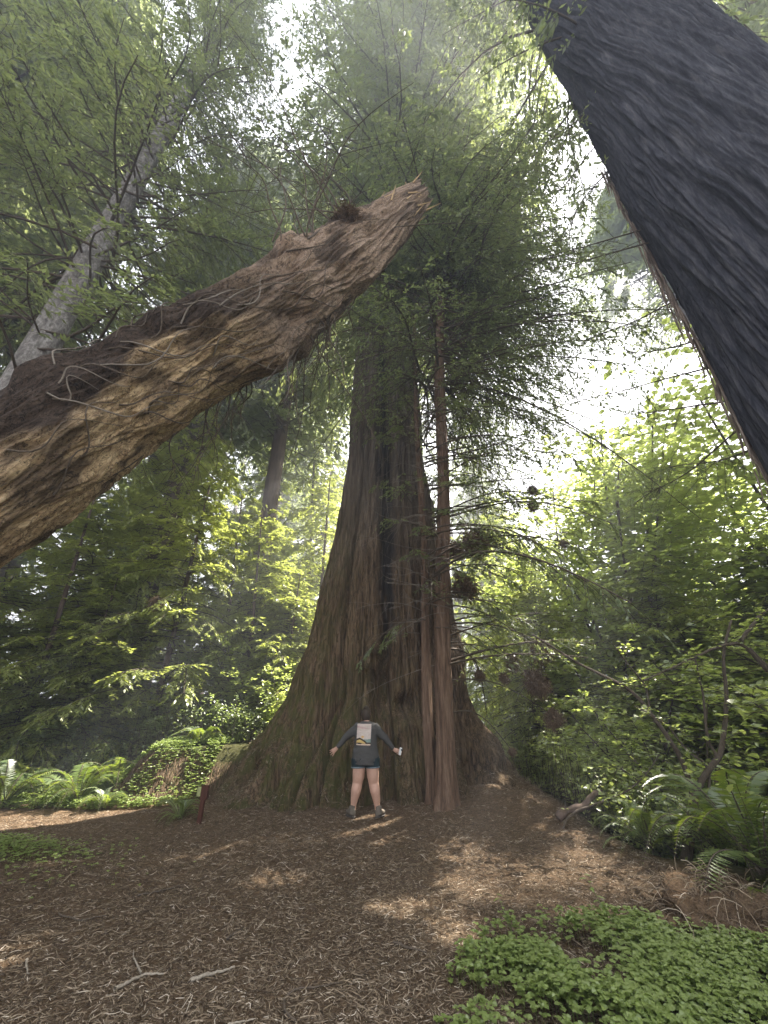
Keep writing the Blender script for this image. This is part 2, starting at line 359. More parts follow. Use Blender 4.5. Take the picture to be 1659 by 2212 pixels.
# ------------------------------------------------------------------ tree generator
def crown(rng, H, z0, Rf, nb, dens=6, nl=12, L=.10, W=.028, m=8, rise=.25, droop=.55, origin=(0, 0, 0), top_lean=(0, 0), azf=None, twigs=True, start=.12, maskf=None, tw=.36, bias=.9, zs=None):
    """wood MB, leaf arrays"""
    zs = z0 + (H - z0) * rng.random(nb) ** bias if zs is None else zs
    az = rng.random(nb) * 2 * np.pi if azf is None else azf(rng, nb)
    ln = np.array([Rf(z) for z in zs]) * rng.uniform(.6, 1.1, nb)
    d = np.stack([np.cos(az), np.sin(az), np.zeros(nb)], -1)
    s = np.linspace(0, 1, m)
    wob = rng.normal(0, .07, (nb, 1)) * np.sin(s * 4 + rng.random((nb, 1)) * 6)
    side = np.stack([-d[:, 1], d[:, 0], d[:, 2]], -1)
    ri = rng.normal(rise, .12, nb)[:, None]; dr = rng.normal(droop, .15, nb)[:, None]
    base = np.stack([top_lean[0] * zs / H, top_lean[1] * zs / H, zs], -1)
    P = base[:, None] + d[:, None] * (ln[:, None] * s)[..., None] + side[:, None] * (ln[:, None] * wob)[..., None]
    P[..., 2] += ln[:, None] * (ri * s - dr * s ** 2)
    wood = MB(); Rr = (np.clip(ln, .5, 9) * .0085)[:, None] * (1 - .88 * s)[None] + .003
    wood.add(*tubes(P, Rr, 4), 0, True)
    T = np.maximum((ln * dens).astype(int), 3); tot = T.sum()
    bi = np.repeat(np.arange(nb), T); ts = start + (1 - start) * rng.random(tot)
    k = ts * (m - 1); k0 = np.clip(k.astype(int), 0, m - 2); fr = (k - k0)[:, None]
    B = P[bi, k0] * (1 - fr) + P[bi, k0 + 1] * fr
    bd = unit(P[bi, k0 + 1] - P[bi, k0])
    sg = np.where(rng.random(tot) < .5, -1, 1)
    td = rot_z(bd, sg * rng.uniform(.6, 1.15, tot)); td[:, 2] += rng.normal(-.15, .2, tot); td = unit(td)
    tl = ln[bi] * tw * (1.15 - .75 * ts) * rng.uniform(.5, 1.2, tot)
    mm = 4; q = np.linspace(0, 1, mm)
    TP = B[:, None] + td[:, None] * (tl[:, None] * q)[..., None]; TP[..., 2] -= (.28 * tl)[:, None] * q ** 2
    okw = maskf(B + np.asarray(origin, float), rng) if maskf is not None else np.ones(tot, bool)
    if twigs: wood.add(*tubes(TP[okw], np.full((okw.sum(), 1), .006) * (1 - .7 * q)[None], 3), 0, True)
    # sprigs
    n = tot * nl; ti = np.repeat(np.arange(tot), nl); lq = rng.random(n) ** .8
    C = B[ti] + td[ti] * (tl[ti] * lq)[:, None]; C[:, 2] -= .28 * tl[ti] * lq ** 2
    s2 = np.where(rng.random(n) < .5, -1, 1)
    ld_ = rot_z(td[ti], s2 * rng.uniform(.4, 1.1, n)); ld_[:, 2] += rng.normal(-.12, .22, n)
    N = np.stack([rng.normal(0, .35, n), rng.normal(0, .35, n), np.ones(n)], -1)
    l = L * rng.uniform(.6, 1.35, n)
    o = np.asarray(origin, float)
    if maskf is not None:
        kp = maskf(C + o, rng); C, ld_, N, l = C[kp], ld_[kp], N[kp], l[kp]
    return wood, (C, ld_, N, l, l * (W / L))
def ring_trunk(H, r0, r1, flare=.5, n=28, nz=40, lean=(0, 0), seed=0, z0=-.5, amp=.06, curve=None):
    t = np.linspace(0, 1, nz) ** 1.6; z = z0 + (H - z0) * t
    th = np.linspace(0, 2 * np.pi, n, endpoint=False)
    Z, TH = np.meshgrid(z, th, indexing='ij')
    r = r0 + (r1 - r0) * np.clip(Z / H, 0, 1) + flare * r0 * np.exp(-np.clip(Z, 0, None) / (r0 * 2.2)) * (1 + .3 * np.sin(TH * 5 + seed))
    r = r * (1 + amp * fbm(np.cos(TH) * 3, np.sin(TH) * 3, Z * .5, 3, seed))
    cx = lean[0] * Z / H; cyy = lean[1] * Z / H
    if curve: cx = cx + curve(Z)
    V = np.stack([cx + r * np.cos(TH), cyy + r * np.sin(TH), Z], -1)
    i = np.arange(nz - 1)[:, None] * n; j = np.arange(n)[None]; j2 = (j + 1) % n
    return V, np.stack([i + j, i + j2, i + n + j2, i + n + j], -1).reshape(-1, 4)
def cone_R(H, z0, Rm, p=.75, low=.35):
    def f(z):
        t = min(max((z - z0) / (H - z0), 0), 1)
        return Rm * max(min(1, (t + low) / (low + .12)) * (1 - t) ** p, .08)
    return f
def tree(name, loc, label, cat, trunk, crown_data, leafmat, bark, group=None, twig='twig', leaffn=kites):
    root = empty(name, loc, label, cat, group)
    link('trunk', MB().add(*trunk, 0, True).mesh(name + '_trunk', M[bark]), root)
    wood, lv = crown_data
    link('branches', wood.mesh(name + '_branches', M[twig]), root)
    link('crown', MB().add(*leaffn(*lv)).mesh(name + '_crown', M[leafmat]), root)
    return root

# ------------------------------------------------------------------ the giant redwood
TC = np.array([0.05, 11.3])
def build_giant():
    zc = [-.6, 0, .5, 1, 1.5, 2, 3.2, 4.5, 6.5, 9.4, 12.2, 15.2, 22, 40, 62]
    rl = [4.6, 4.15, 3.65, 3.2, 2.85, 2.5, 2.05, 1.78, 1.45, 1.2, 1.10, 1.0, .9, .6, .15]
    rr = [3.6, 3.15, 2.9, 2.55, 2.25, 2.05, 1.85, 1.75, 1.42, 1.18, 1.10, 1.02, .9, .6, .15]
    rf = [3.0, 2.35, 2.2, 2.05, 1.92, 1.85, 1.75, 1.65, 1.4, 1.18, 1.08, 1.0, .9, .6, .15]
    n, nz = 900, 560
    t = np.linspace(0, 1, nz); z = -.6 + 15.5 * t + 47 * t ** 7
    th = np.linspace(-np.pi, np.pi, n, endpoint=False)
    Z, T = np.meshgrid(z, th, indexing='ij')
    c, s = np.cos(T), np.sin(T)
    RL, RR, RF = np.interp(Z, zc, rl), np.interp(Z, zc, rr), np.interp(Z, zc, rf)
    r = np.where(s < 0, RL, RR) * s * s + RF * c * c
    Zp = np.clip(Z, 0, None)
    twist = .03 * np.sin(Z * .4)
    wig = T + twist + .05 * fbm(Z * .5, c * 1.5, s * 1.5, 3, 3)
    for a0, wd, am, hz in ((-88, 11, .30, .9), (-62, 8, .34, .8), (-38, 9, .30, 1.2), (-14, 8, .22, .9), (14, 7, .24, 1.1), (36, 8, .34, 1.4), (62, 9, .50, .9), (84, 9, .35, 1.2), (125, 14, .4, 1), (-130, 14, .4, 1), (170, 12, .3, 1)):
        dth = (np.degrees(wig) - a0 + 180) % 360 - 180
        r = r + am * np.exp(-(dth / wd) ** 2) * (np.exp(-Zp / hz) + .28 * np.exp(-Zp / 5))
    r = r - .24 * np.exp(-Zp / 1.5) - .30 * np.abs(fbm(wig * 3.2, Z * .12, 0, 3, 66)) * np.exp(-Zp / 2.6) * 1.3
    cr = fbm(np.cos(wig) * 2.7, np.sin(wig) * 2.7, Z * .07, 3, 91); cr2 = fbm(np.cos(wig) * 6, np.sin(wig) * 6, Z * .12, 2, 92)
    r = r - np.exp(-(cr / .055) ** 2) * (.10 + .30 * np.exp(-Zp / 3.5)) - np.exp(-(cr2 / .05) ** 2) * (.07 + .10 * np.exp(-Zp / 3))
    # grooves between the buttresses and bark ridges
    def ridged(k, kz, seed, o=3): return 1 - np.abs(fbm(np.cos(wig) * k, np.sin(wig) * k, Z * kz, o, seed)) * 2.4
    f1 = ridged(3.6, .16, 11); f2 = ridged(9, .22, 21); f3 = ridged(22, .45, 31, 2)
    fade = .35 + .65 * ss(.0, 2.2, Z)
    r = r + .13 * f1 * fade + .085 * f2 + .035 * f3
    r = r + .045 * fbm(np.cos(T) * 6, np.sin(T) * 6, Z * 2.4, 4, 41) * np.exp(-Zp / 3.5) * 2
    for a0, z0, wa, wz, am in ((-66, .30, 5.5, .34, -.75), (-51, .18, 4, .28, -.35), (-3, 2.1, 9, .55, -.42), (-7, 2.95, 7, .22, .34), (-11, 2.55, 6, .16, .20), (13, 1.75, 8, .22, -.40), (16, 1.35, 10, .18, .06),
                             (24, .95, 4.5, .4, .28), (8, .9, 5, .3, -.22), (30, .45, 4, .4, -.42), (47, .35, 5, .5, -.7), (47, 1.4, 4, .6, -.3), (60, .12, 9, .28, .35), (60, .5, 10, .14, -.3), (72, 1.0, 8, .3, .18),
                             (-28, 1.9, 6, .5, -.22), (-40, 1.5, 5, .6, -.25), (-20, .9, 5, .3, .15), (92, 3.2, 12, .9, .28), (88, 5.6, 8, .9, .32), (90, 7.6, 7, .5, .22)):
        dth = (np.degrees(T) - a0 + 180) % 360 - 180
        r = r + am * np.exp(-(dth / wa) ** 2 - ((Z - z0) / wz) ** 2)
    # fire scar, a long dark groove up the face
    ctr = -2 + 3 * np.sin(Z * .35) - .25 * (Z - 5) + 3 * fbm(Z * .8, 0, 0, 3, 52); wdt = np.interp(Z, [2, 4, 7, 11, 14], [3, 6, 9, 11, 8]) * (1 + .7 * fbm(Z * 1.3, s * 5, 0, 3, 51))
    scar = np.exp(-((np.degrees(T) - ctr) / wdt) ** 4) * ss(2.4, 3.6, Z) * ss(17, 13, Z)
    r = r - .20 * scar * np.interp(Z, [3, 10], [1, .6])
    r = np.maximum(r - .05 * np.exp(-Zp / 12), .12)
    X = TC[0] + r * s + .02 * np.clip(Z - 4, 0, 60) * 0; Y = TC[1] - r * c
    V = np.stack([X, Y, Z], -1)
    i = np.arange(nz - 1)[:, None] * n; j = np.arange(n)[None]; j2 = (j + 1) % n
    F = np.stack([i + j, i + j2, i + n + j2, i + n + j], -1).reshape(-1, 4)
    moss = np.clip(ss(4.5, .5, Z) * (.5 - .75 * s) + .25 * ss(3, 0, Z), 0, 1)
    moss = np.maximum(moss, ss(-.2, -.9, s) * ss(9, 4, Z) * .55)
    grey = ss(3.5, 9, Z) * .75
    root = empty('redwood_tree', (TC[0], TC[1], 0), 'giant redwood with a broad mossy buttressed base and a dark fire scar', 'redwood tree')
    mb = MB().add(V, F, 0, True, moss=moss, grey=grey, char=np.clip(scar * 1.0 * (.75 + .9 * fbm(s * 14, Z * 1.2, 0, 3, 53)), 0, .92))
    link('trunk', mb.mesh('giant_trunk', M['bark'], (TC[0], TC[1], 0)), root)
    rng = np.random.default_rng(7)
    Rg = lambda z: float(np.interp(z, [14, 18, 24, 34, 48, 60, 66], [3.6, 5.8, 7.2, 8.0, 8.6, 7, 4]))
    wood, lv = crown(rng, 66, 16, Rg, 800, dens=4.2, nl=13, L=.24, W=.075, rise=.05, droop=.5, origin=(TC[0], TC[1], 0), maskf=sun_mask, start=.12, top_lean=(2.4, 0), bias=1.05, azf=lambda r, n: np.where(r.random(n) < .3, r.normal(-.2, .8, n), r.random(n) * 6.283))
    link('branches', wood.mesh('giant_branches', M['twig']), root)
    link('crown', MB().add(*kites(*lv)).mesh('giant_crown', M['needle']), root)
    return V.reshape(nz, n, 3), F
GV, GF = build_giant()
GIANT_BVH = BVHTree.FromPolygons([tuple(p) for p in GV[:260:2, ::3].reshape(-1, 3)],
    [(a * 300 + b, a * 300 + (b + 1) % 300, (a + 1) * 300 + (b + 1) % 300, (a + 1) * 300 + b) for a in range(129) for b in range(300)])

# ------------------------------------------------------------------ slim young redwoods beside it
def slim(loc, top, r0, r1, H, label, seed, z0, Rm, nb, crownH=None, **kw):
    rng = np.random.default_rng(seed)
    lean = (top[0], top[1])
    tr = ring_trunk(H, r0, r1, .55, 80, 220, lean, seed, amp=.30, curve=lambda Z: .035 * np.sin(Z * .8 + seed) * np.clip(Z, 0, 1))
    V, F = tr
    cr = crown(rng, H, z0, cone_R(H, z0, Rm, .35, .7), nb, origin=(*loc, 0), top_lean=lean, maskf=lambda C, r: sun_mask(C, r, .10), **kw)
    return tree('young_redwood', (*loc, 0), label, 'redwood tree', tr, cr, 'needle', 'bark_slim')
def az_right(rng, n): return rng.normal(.1, .95, n)
a = slim((1.14, 8.75), (1.5, .2), .175, .10, 26, 'slim reddish young redwood standing against the right face of the giant trunk', 21, 10.4, 5.6, 430, dens=8, nl=14, L=.11, W=.032, rise=.0, droop=.45, bias=.9, azf=lambda r, n: np.where(r.random(n) < .6, r.normal(.1, .75, n), r.random(n) * 6.283))
b = slim((.93, 9.05), (.15, .3), .10, .045, 15, 'thinnest pole like redwood growing out of the giant base beside the person', 22, 9.6, 1.6, 30, dens=8, nl=10, L=.075, W=.02)
# its long bare lower branches with sparse sprays
def lower_branches(root, loc, seed, zs, azs, lens, name='bare_branch'):
    rng = np.random.default_rng(seed)
    for k, (z, az, ln) in enumerate(zip(zs, azs, lens)):
        wood, lv = crown(rng, 20, 0, lambda _: ln, 1, dens=9, nl=16, L=.085, W=.026, m=12, rise=.18, droop=.42, azf=lambda r, n: np.full(n, az), zs=np.array([z]), start=.28, tw=.30, maskf=sun_mask, origin=(*loc, 0))
        V, F = kites(*lv)
        wood.add(V, F, 1)
        link('branch', wood.mesh(name, [M['twig'], M['needle']]), root)
rng0 = np.random.default_rng(5)
nbr = 62
lower_branches(a, (1.14, 8.75), 33, np.linspace(2.6, 10.5, nbr) + rng0.normal(0, .15, nbr), rng0.normal(-.1, .8, nbr), rng0.uniform(2.0, 4.6, nbr))
nbr = 22
lower_branches(b, (.93, 9.05), 34, np.linspace(3.2, 9.6, nbr), rng0.uniform(-np.pi, -.1, nbr), rng0.uniform(1.0, 2.2, nbr))

def bare_twigs(root, loc, seed, n, zr, azm, azs, ln, lean, mat='greytwig'):
    rng = np.random.default_rng(seed)
    for k in range(n):
        z = rng.uniform(*zr); a_ = rng.normal(azm, azs); L_ = rng.uniform(*ln); q = np.linspace(0, 1, 16); d = np.array([math.cos(a_), math.sin(a_), 0]); sd = np.array([-d[1], d[0], 0])
        P = np.array([lean * z, 0, z]) + d * (L_ * q)[:, None] + sd * (L_ * .15 * np.sin(q * rng.uniform(3, 7) + k))[:, None]; P[:, 2] += L_ * (rng.normal(.05, .3) * q - rng.uniform(.0, .5) * q ** 2)
        mb = MB().add(*tubes(P, np.linspace(.010, .003, 16), 5), 0, True)
        m_ = 4; ti = rng.integers(4, 15, m_); e = unit(d * .5 + rng.normal(0, .6, (m_, 3))) * rng.uniform(.1, .45, (m_, 1)) * L_; q2 = np.linspace(0, 1, 7)
        TP = P[ti][:, None] + e[:, None] * q2[None, :, None]; TP[..., 2] -= .12 * L_ * q2 ** 2; TP[..., 0] += .03 * np.sin(q2 * 6)
        mb.add(*tubes(TP, np.full((m_, 1), .005) * (1 - .6 * q2)[None], 3), 0, True)
        link('bare_twig', mb.mesh('bare_twig', M[mat]), root)
bare_twigs(a, (1.14, 8.75), 35, 34, (2.5, 10.5), math.pi, .5, (.7, 2.4), .058)
bare_twigs(b, (.93, 9.05), 36, 16, (2.5, 9), math.pi + .2, .6, (.5, 1.6), .01)

# ------------------------------------------------------------------ leaning dead trunk crossing the frame
def build_log():
    P = [atD(-420, 1285, 3.35), atD(-180, 1130, 3.7), atD(0, 1036, 4.0), atD(250, 873, 4.6), atD(500, 726, 5.2), atD(700, 600, 5.95), atD(800, 524, 6.4), atD(860, 466, 6.7), atD(905, 428, 6.9)]
    Rk = [.78, .72, .665, .60, .55, .56, .46, .34, .20]
    P = np.array(P); base = P[0] - (P[1] - P[0]) / np.linalg.norm(P[1] - P[0]) * 3.4
    P = np.vstack([base, P]); Rk = [1.1] + Rk
    cum = np.r_[0, np.cumsum(np.linalg.norm(np.diff(P, axis=0), axis=1))]
    S = np.linspace(0, cum[-1], 520); n = 420
    C = np.stack([np.interp(S, cum, P[:, k]) for k in range(3)], -1)
    for _ in range(60): C[1:-1] = .25 * C[:-2] + .5 * C[1:-1] + .25 * C[2:]
    r = np.interp(S, cum, Rk)
    T = unit(np.gradient(C, axis=0)); fr = O - C; fr = unit(fr - (fr * T).sum(1)[:, None] * T); fr[:60] = fr[60]; fr = unit(fr - (fr * T).sum(1)[:, None] * T)
    up = np.cross(T, fr); up = up * np.sign(up[:, 2:3])
    th = np.linspace(-np.pi, np.pi, n, endpoint=False)
    SS, TH = np.meshgrid(S, th, indexing='ij')
    Rg = np.repeat(r[:, None], n, 1)
    cx, sx = np.cos(TH), np.sin(TH)              # cos: towards camera, sin: up
    d = .09 * fbm(SS * .8, cx * 1.5, sx * 1.5, 4, 2) + .16 * (np.abs(fbm(SS * .75, cx * 3.0, sx * 3.0, 4, 8)) - .15)
    wx = SS + .35 * fbm(SS * 1.1, cx * 2, sx * 2, 3, 71); wt = TH + .30 * fbm(SS * 1.4, cx * 2, sx * 2, 3, 72)
    d = d + .05 * fbm(wx * 2.6, np.cos(wt) * 7, np.sin(wt) * 7, 4, 15) - .10 * np.abs(fbm(wx * 1.3, np.cos(wt) * 8, np.sin(wt) * 8, 4, 17))
    # knots and burls
    s0 = lambda u: np.interp(u, [-420, 0, 250, 500, 700, 800, 952], [cum[1], cum[3], cum[4], cum[5], cum[6], cum[7], cum[9]])
    for u, a0, ws, wa, am in ((520, -50, .28, 28, .20), (580, -70, .25, 25, .16), (660, 70, .22, 30, .16), (560, -10, .18, 16, -.12), (470, 40, .25, 30, .14), (400, 65, .2, 22, .16),
                              (620, 5, .2, 15, .08), (740, -40, .3, 25, .10), (690, -5, .14, 14, -.10), (610, 30, .16, 15, -.08), (180, 75, .3, 25, .14), (800, 60, .14, 22, .06), (330, 55, .18, 18, .12), (770, 20, .14, 14, -.07)):
        dth = (np.degrees(TH) - a0 + 180) % 360 - 180
        d = d + am * np.exp(-((SS - s0(u)) / ws) ** 2 - (dth / wa) ** 2)
    k = ss(cum[-1] + .0, cum[-1] - 1.5, SS)
    Rg = Rg + d * (.35 + .65 * k) * np.clip(Rg / .4, .12, 1)
    # torn end: jagged in length
    jag = .5 * np.abs(fbm(cx * 2.2, sx * 2.2, 0, 4, 77)) * ss(cum[-1] - 1.0, cum[-1], SS)
    V = C[:, None] + Rg[..., None] * (cx[..., None] * fr[:, None] + sx[..., None] * up[:, None]) + jag[..., None] * T[:, None]
    m = len(S); i = np.arange(m - 1)[:, None] * n; j = np.arange(n)[None]; j2 = (j + 1) % n
    F = np.stack([i + j, i + j2, i + n + j2, i + n + j], -1).reshape(-1, 4)
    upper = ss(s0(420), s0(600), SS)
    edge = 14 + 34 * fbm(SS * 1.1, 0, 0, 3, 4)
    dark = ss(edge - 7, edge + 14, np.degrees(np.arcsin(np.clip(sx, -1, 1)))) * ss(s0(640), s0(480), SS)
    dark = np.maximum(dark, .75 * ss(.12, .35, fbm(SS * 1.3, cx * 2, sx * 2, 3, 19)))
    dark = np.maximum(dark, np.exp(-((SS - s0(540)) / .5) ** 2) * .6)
    base0 = C[0]
    root = empty('leaning_dead_trunk', base0, 'huge leaning dead trunk of golden weathered wood with a torn upper end', 'dead trunk')
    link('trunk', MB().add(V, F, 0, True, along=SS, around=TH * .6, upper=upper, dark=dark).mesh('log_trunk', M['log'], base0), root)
    rng = np.random.default_rng(8)
    def surf(u, ang, off=0.0):
        k = np.searchsorted(S, s0(u)); k = min(max(k, 1), m - 2); j = int(((math.radians(ang) + np.pi) / (2 * np.pi)) * n) % n
        return V[k, j] + off * unit(V[k, j] - C[k])
    # pale roots and vines creeping over the bark
    for k in range(34):
        u0 = rng.uniform(0, 640); a0 = rng.uniform(-25, 70); pts = []
        du = rng.uniform(60, 200); da = rng.uniform(-70, 30)
        for q in np.linspace(0, 1, 14):
            pts.append(surf(u0 + du * q, a0 + da * q + 10 * math.sin(q * 7 + k), .012 + .07 * math.sin(q * math.pi) * rng.uniform(.5, 1)))
        pts = np.array(pts); pts[1:-1] = (pts[:-2] + pts[1:-1] + pts[2:]) / 3
        mb = MB().add(*tubes(pts, np.linspace(.010, .003, 14), 5), 0, True)
        link('creeping_root', mb.mesh('creeping_root', M['greytwig' if k % 3 == 0 else 'twig'], base0), root)
    # hanging roots under the middle
    for k in range(46):
        u0 = rng.normal(640, 45) if k < 34 else rng.uniform(250, 480); p = surf(u0, rng.uniform(-110, -50)) if k < 34 else surf(u0, -80)
        ln = rng.uniform(.6, 2.1) if k < 34 else rng.uniform(.5, 1.6); q = np.linspace(0, 1, 14)
        dx, dy = rng.normal(-.12, .25), rng.normal(0, .25); ph = rng.random() * 6
        pts = np.stack([p[0] + dx * q * ln + .05 * np.sin(q * 6 + ph), p[1] + dy * q * ln + .05 * np.cos(q * 5 + ph), p[2] + .04 - ln * q ** 1.1], -1)
        mb = MB().add(*tubes(pts, np.linspace(.011, .003, 14), 5), 0, True)
        nt_ = rng.integers(4, 10); ti = rng.integers(3, 12, nt_); q2 = np.linspace(0, 1, 6)
        td = np.stack([rng.normal(0, .5, nt_), rng.normal(0, .5, nt_), rng.uniform(-1, -.2, nt_)], -1) * rng.uniform(.15, .5, (nt_, 1))
        TP = pts[ti][:, None] + td[:, None] * q2[None, :, None]; TP[..., 2] -= .1 * q2 ** 2
        mb.add(*tubes(TP, np.full((nt_, 1), .004) * (1 - .6 * q2)[None], 3), 0, True)
        link('hanging_root', mb.mesh('hanging_root', M['twig'], base0), root)
    # sprouting long shoots above, near the torn end
    for k in range(22):
        u0 = rng.uniform(640, 800); p = surf(u0, rng.uniform(60, 100)); q = np.linspace(0, 1, 16)
        ln = rng.uniform(1.2, 3.6); dx = rng.normal(-.15, .6); dy = rng.normal(0, .4); cv_ = rng.normal(0, .5)
        pts = np.stack([p[0] + dx * q * ln + cv_ * q ** 2 + .05 * np.sin(q * 9 + k), p[1] + dy * q * ln, p[2] - .03 + ln * q * .8 - .15 * ln * q ** 3], -1)
        mb = MB().add(*tubes(pts, np.linspace(.014, .003, 16), 5), 0, True)
        nt_ = 7; ti = rng.integers(3, 14, nt_); q2 = np.linspace(0, 1, 6)
        td = np.stack([rng.normal(0, 1, nt_), rng.normal(0, 1, nt_), rng.uniform(-.1, .9, nt_)], -1) * rng.uniform(.2, .6, (nt_, 1))
        TP = pts[ti][:, None] + td[:, None] * q2[None, :, None]; TP[..., 2] -= .15 * q2 ** 2
        mb.add(*tubes(TP, np.full((nt_, 1), .005) * (1 - .6 * q2)[None], 3), 0, True)
        link('shoot', mb.mesh('shoot', M['twig'], base0), root)
    for k in range(30):   # torn splinters
        u0 = rng.uniform(860, 940); p = surf(u0, rng.uniform(-180, 180)); q = np.linspace(0, 1, 5)
        dd = unit(T[-1] + rng.normal(0, .3, 3)) * rng.uniform(.1, .35)
        mb = MB().add(*tubes(p + dd * q[:, None], np.linspace(.018, .003, 5), 4), 0, True)
        link('splinter', mb.mesh('splinter', M['log'], base0), root)
    return surf
LOGSURF = build_log()

# ------------------------------------------------------------------ huge dark trunk on the right
def build_right():
    cx, cyy = 5.66, 3.2; n, nz = 640, 620
    z = np.linspace(-3.2, 46, nz); z = np.where(z < 20, z, 20 + (z - 20)); th = np.linspace(-np.pi, np.pi, n, endpoint=False)
    Z, T = np.meshgrid(z, th, indexing='ij')
    r = np.interp(Z, [-3.2, 0, 3, 6, 9, 14, 20, 46], [1.5, 1.25, 1.10, 1.07, 1.08, 1.08, 1.05, .8])
    sp = T + .10 * Z * .9 + .12 * fbm(Z * .5, np.cos(T) * 2, np.sin(T) * 2, 2, 1)
    rid = lambda k, kz, sd, o=3: 1 - np.abs(fbm(np.cos(sp) * k, np.sin(sp) * k, Z * kz, o, sd)) * 2.4
    r = r + .06 * rid(4, .25, 3) + .06 * rid(9, .26, 5) + .040 * rid(20, .5, 6, 3) + .016 * rid(46, 1.1, 7, 2)
    V = np.stack([cx + r * np.cos(T), cyy + r * np.sin(T), Z], -1)
    i = np.arange(nz - 1)[:, None] * n; j = np.arange(n)[None]; j2 = (j + 1) % n
    F = np.stack([i + j, i + j2, i + n + j2, i + n + j], -1).reshape(-1, 4)
    root = empty('redwood_tree', (cx, cyy, 0), 'huge dark bluish trunk leaning into the upper right corner with shaggy lit bark edge', 'redwood tree')
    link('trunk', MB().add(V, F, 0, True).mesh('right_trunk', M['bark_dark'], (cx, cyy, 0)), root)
    rng = np.random.default_rng(12)
    # shaggy strips on the sun side edge, its rim light put into their paler colour
    mb = MB()
    for k in range(230):
        z0 = rng.uniform(3.2, 12.5); a0 = rng.normal(math.radians(127.5), .055); ln = rng.uniform(.25, 1.0)
        zz = np.linspace(z0, z0 - ln, 7); rr_ = np.interp(zz, [-3.2, 0, 3, 6, 9, 14], [1.5, 1.25, 1.10, 1.07, 1.08, 1.08]) + .13 + np.abs(rng.normal(0, .045)) + .06 * np.linspace(0, 1, 7) ** 2 * rng.random()
        aa = a0 - .035 * (zz - z0) + .012 * np.sin(zz * 6 + k)
        pts = np.stack([cx + rr_ * np.cos(aa), cyy + rr_ * np.sin(aa), zz], -1)
        mb.add(*tubes(pts, np.array([.003, .010, .014, .013, .010, .008, .002]) * rng.uniform(.6, 1.5), 5), 0, True)
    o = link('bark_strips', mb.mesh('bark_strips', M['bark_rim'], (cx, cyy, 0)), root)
    # crown high above: long branches sweeping left
    def azr(rg, n): return rg.uniform(0, 2 * np.pi, n)
    wood, lv = crown(rng, 44, 15, cone_R(44, 17, 5.6, .6, .6), 150, dens=6, nl=15, L=.17, W=.05, rise=.0, droop=.6, azf=azr, origin=(cx, cyy, 0), maskf=sun_mask, start=.25)
    link('branches', wood.mesh('right_branches', M['twig']), root)
    link('crown', MB().add(*kites(*lv)).mesh('right_crown', M['needle']), root)
    # thin bare branches springing from the lit edge, dipping into the gap
    for (u, v, u2, v2, D2) in ((1300, 330, 1220, 500, 9), (1265, 280, 1150, 470, 9), (1390, 470, 1140, 560, 10), (1430, 480, 1090, 600, 10.5), (1480, 600, 1250, 740, 9), (1530, 700, 1300, 760, 9.5), (1560, 760, 1190, 880, 10),
                               (1590, 850, 1240, 905, 10), (1130, 60, 1120, 480, 11), (1160, 110, 1130, 380, 11), (1620, 940, 1420, 1010, 8), (1600, 860, 1350, 1100, 9), (1230, 230, 1180, 300, 8)):
        e = ray(u, v); p0 = O + e * (5.9 / np.hypot(e[0], e[1])); p0[:2] = np.array([cx, cyy]) + .85 * np.array([math.cos(2.4), math.sin(2.4)]); e2 = ray(u2, v2); p1 = O + e2 * D2
        q = np.linspace(0, 1, 18)[:, None]; pts = p0 * (1 - q) + p1 * q; pts[:, 2] += (.5 * np.sin(q * np.pi))[:, 0] * rng.uniform(-.4, .5); pts += .05 * np.stack([np.sin(q[:, 0] * 9 + u), np.cos(q[:, 0] * 8), np.sin(q[:, 0] * 11)], -1) * q
        mb = MB().add(*tubes(pts, np.linspace(.017, .004, 18), 5), 0, True)
        nt_ = 34; ti = rng.integers(4, 18, nt_); q2 = np.linspace(0, 1, 5); bd = unit(p1 - p0)
        td = (bd * .6 + rng.normal(0, .55, (nt_, 3))); td[:, 2] -= .15; td = unit(td) * rng.uniform(.25, .9, (nt_, 1))
        TP = pts[ti][:, None] + td[:, None] * q2[None, :, None]; TP[..., 2] -= .12 * q2 ** 2
        mb.add(*tubes(TP, np.full((nt_, 1), .006) * (1 - .6 * q2)[None], 3), 0, True)
        nl = 10; C = (TP[:, 1:2] + (TP[:, 4:5] - TP[:, 1:2]) * rng.random((nt_, nl, 1))).reshape(-1, 3); N = np.stack([rng.normal(0, .4, len(C)), rng.normal(0, .4, len(C)), np.ones(len(C))], -1)
        dl = np.repeat(td, nl, 0) + rng.normal(0, .35, (len(C), 3)); l = rng.uniform(.05, .11, len(C))
        V2, F2 = kites(C, dl, N, l, l * .33); mb.add(V2, F2, 1)
        link('branch', mb.mesh('side_branch', [M['twig'], M['needle']], (cx, cyy, 0)), root)
build_right()

# ------------------------------------------------------------------ pale spruce on the left
def build_spruce():
    az = R_(-51.6); D = 9.0; loc = np.array([D * math.sin(az), D * math.cos(az)])
    rng = np.random.default_rng(44); H = 42
    tr = ring_trunk(H, .33, .12, .2, 90, 260, (-1.2, .6), 4, amp=.12)
    wood, lv = crown(rng, H, 6.5, cone_R(H, 6.5, 4.8, .4, .8), 330, dens=8, nl=14, L=.13, W=.038, rise=.12, droop=.35, origin=(*loc, 0), top_lean=(-1.2, .6), maskf=sun_mask, start=.32)
    tree('spruce_tree', (*loc, 0), 'spruce with pale scaly grey trunk rising behind the leaning dead trunk', 'spruce tree', tr, (wood, lv), 'needle', 'bark_spruce')
build_spruce()

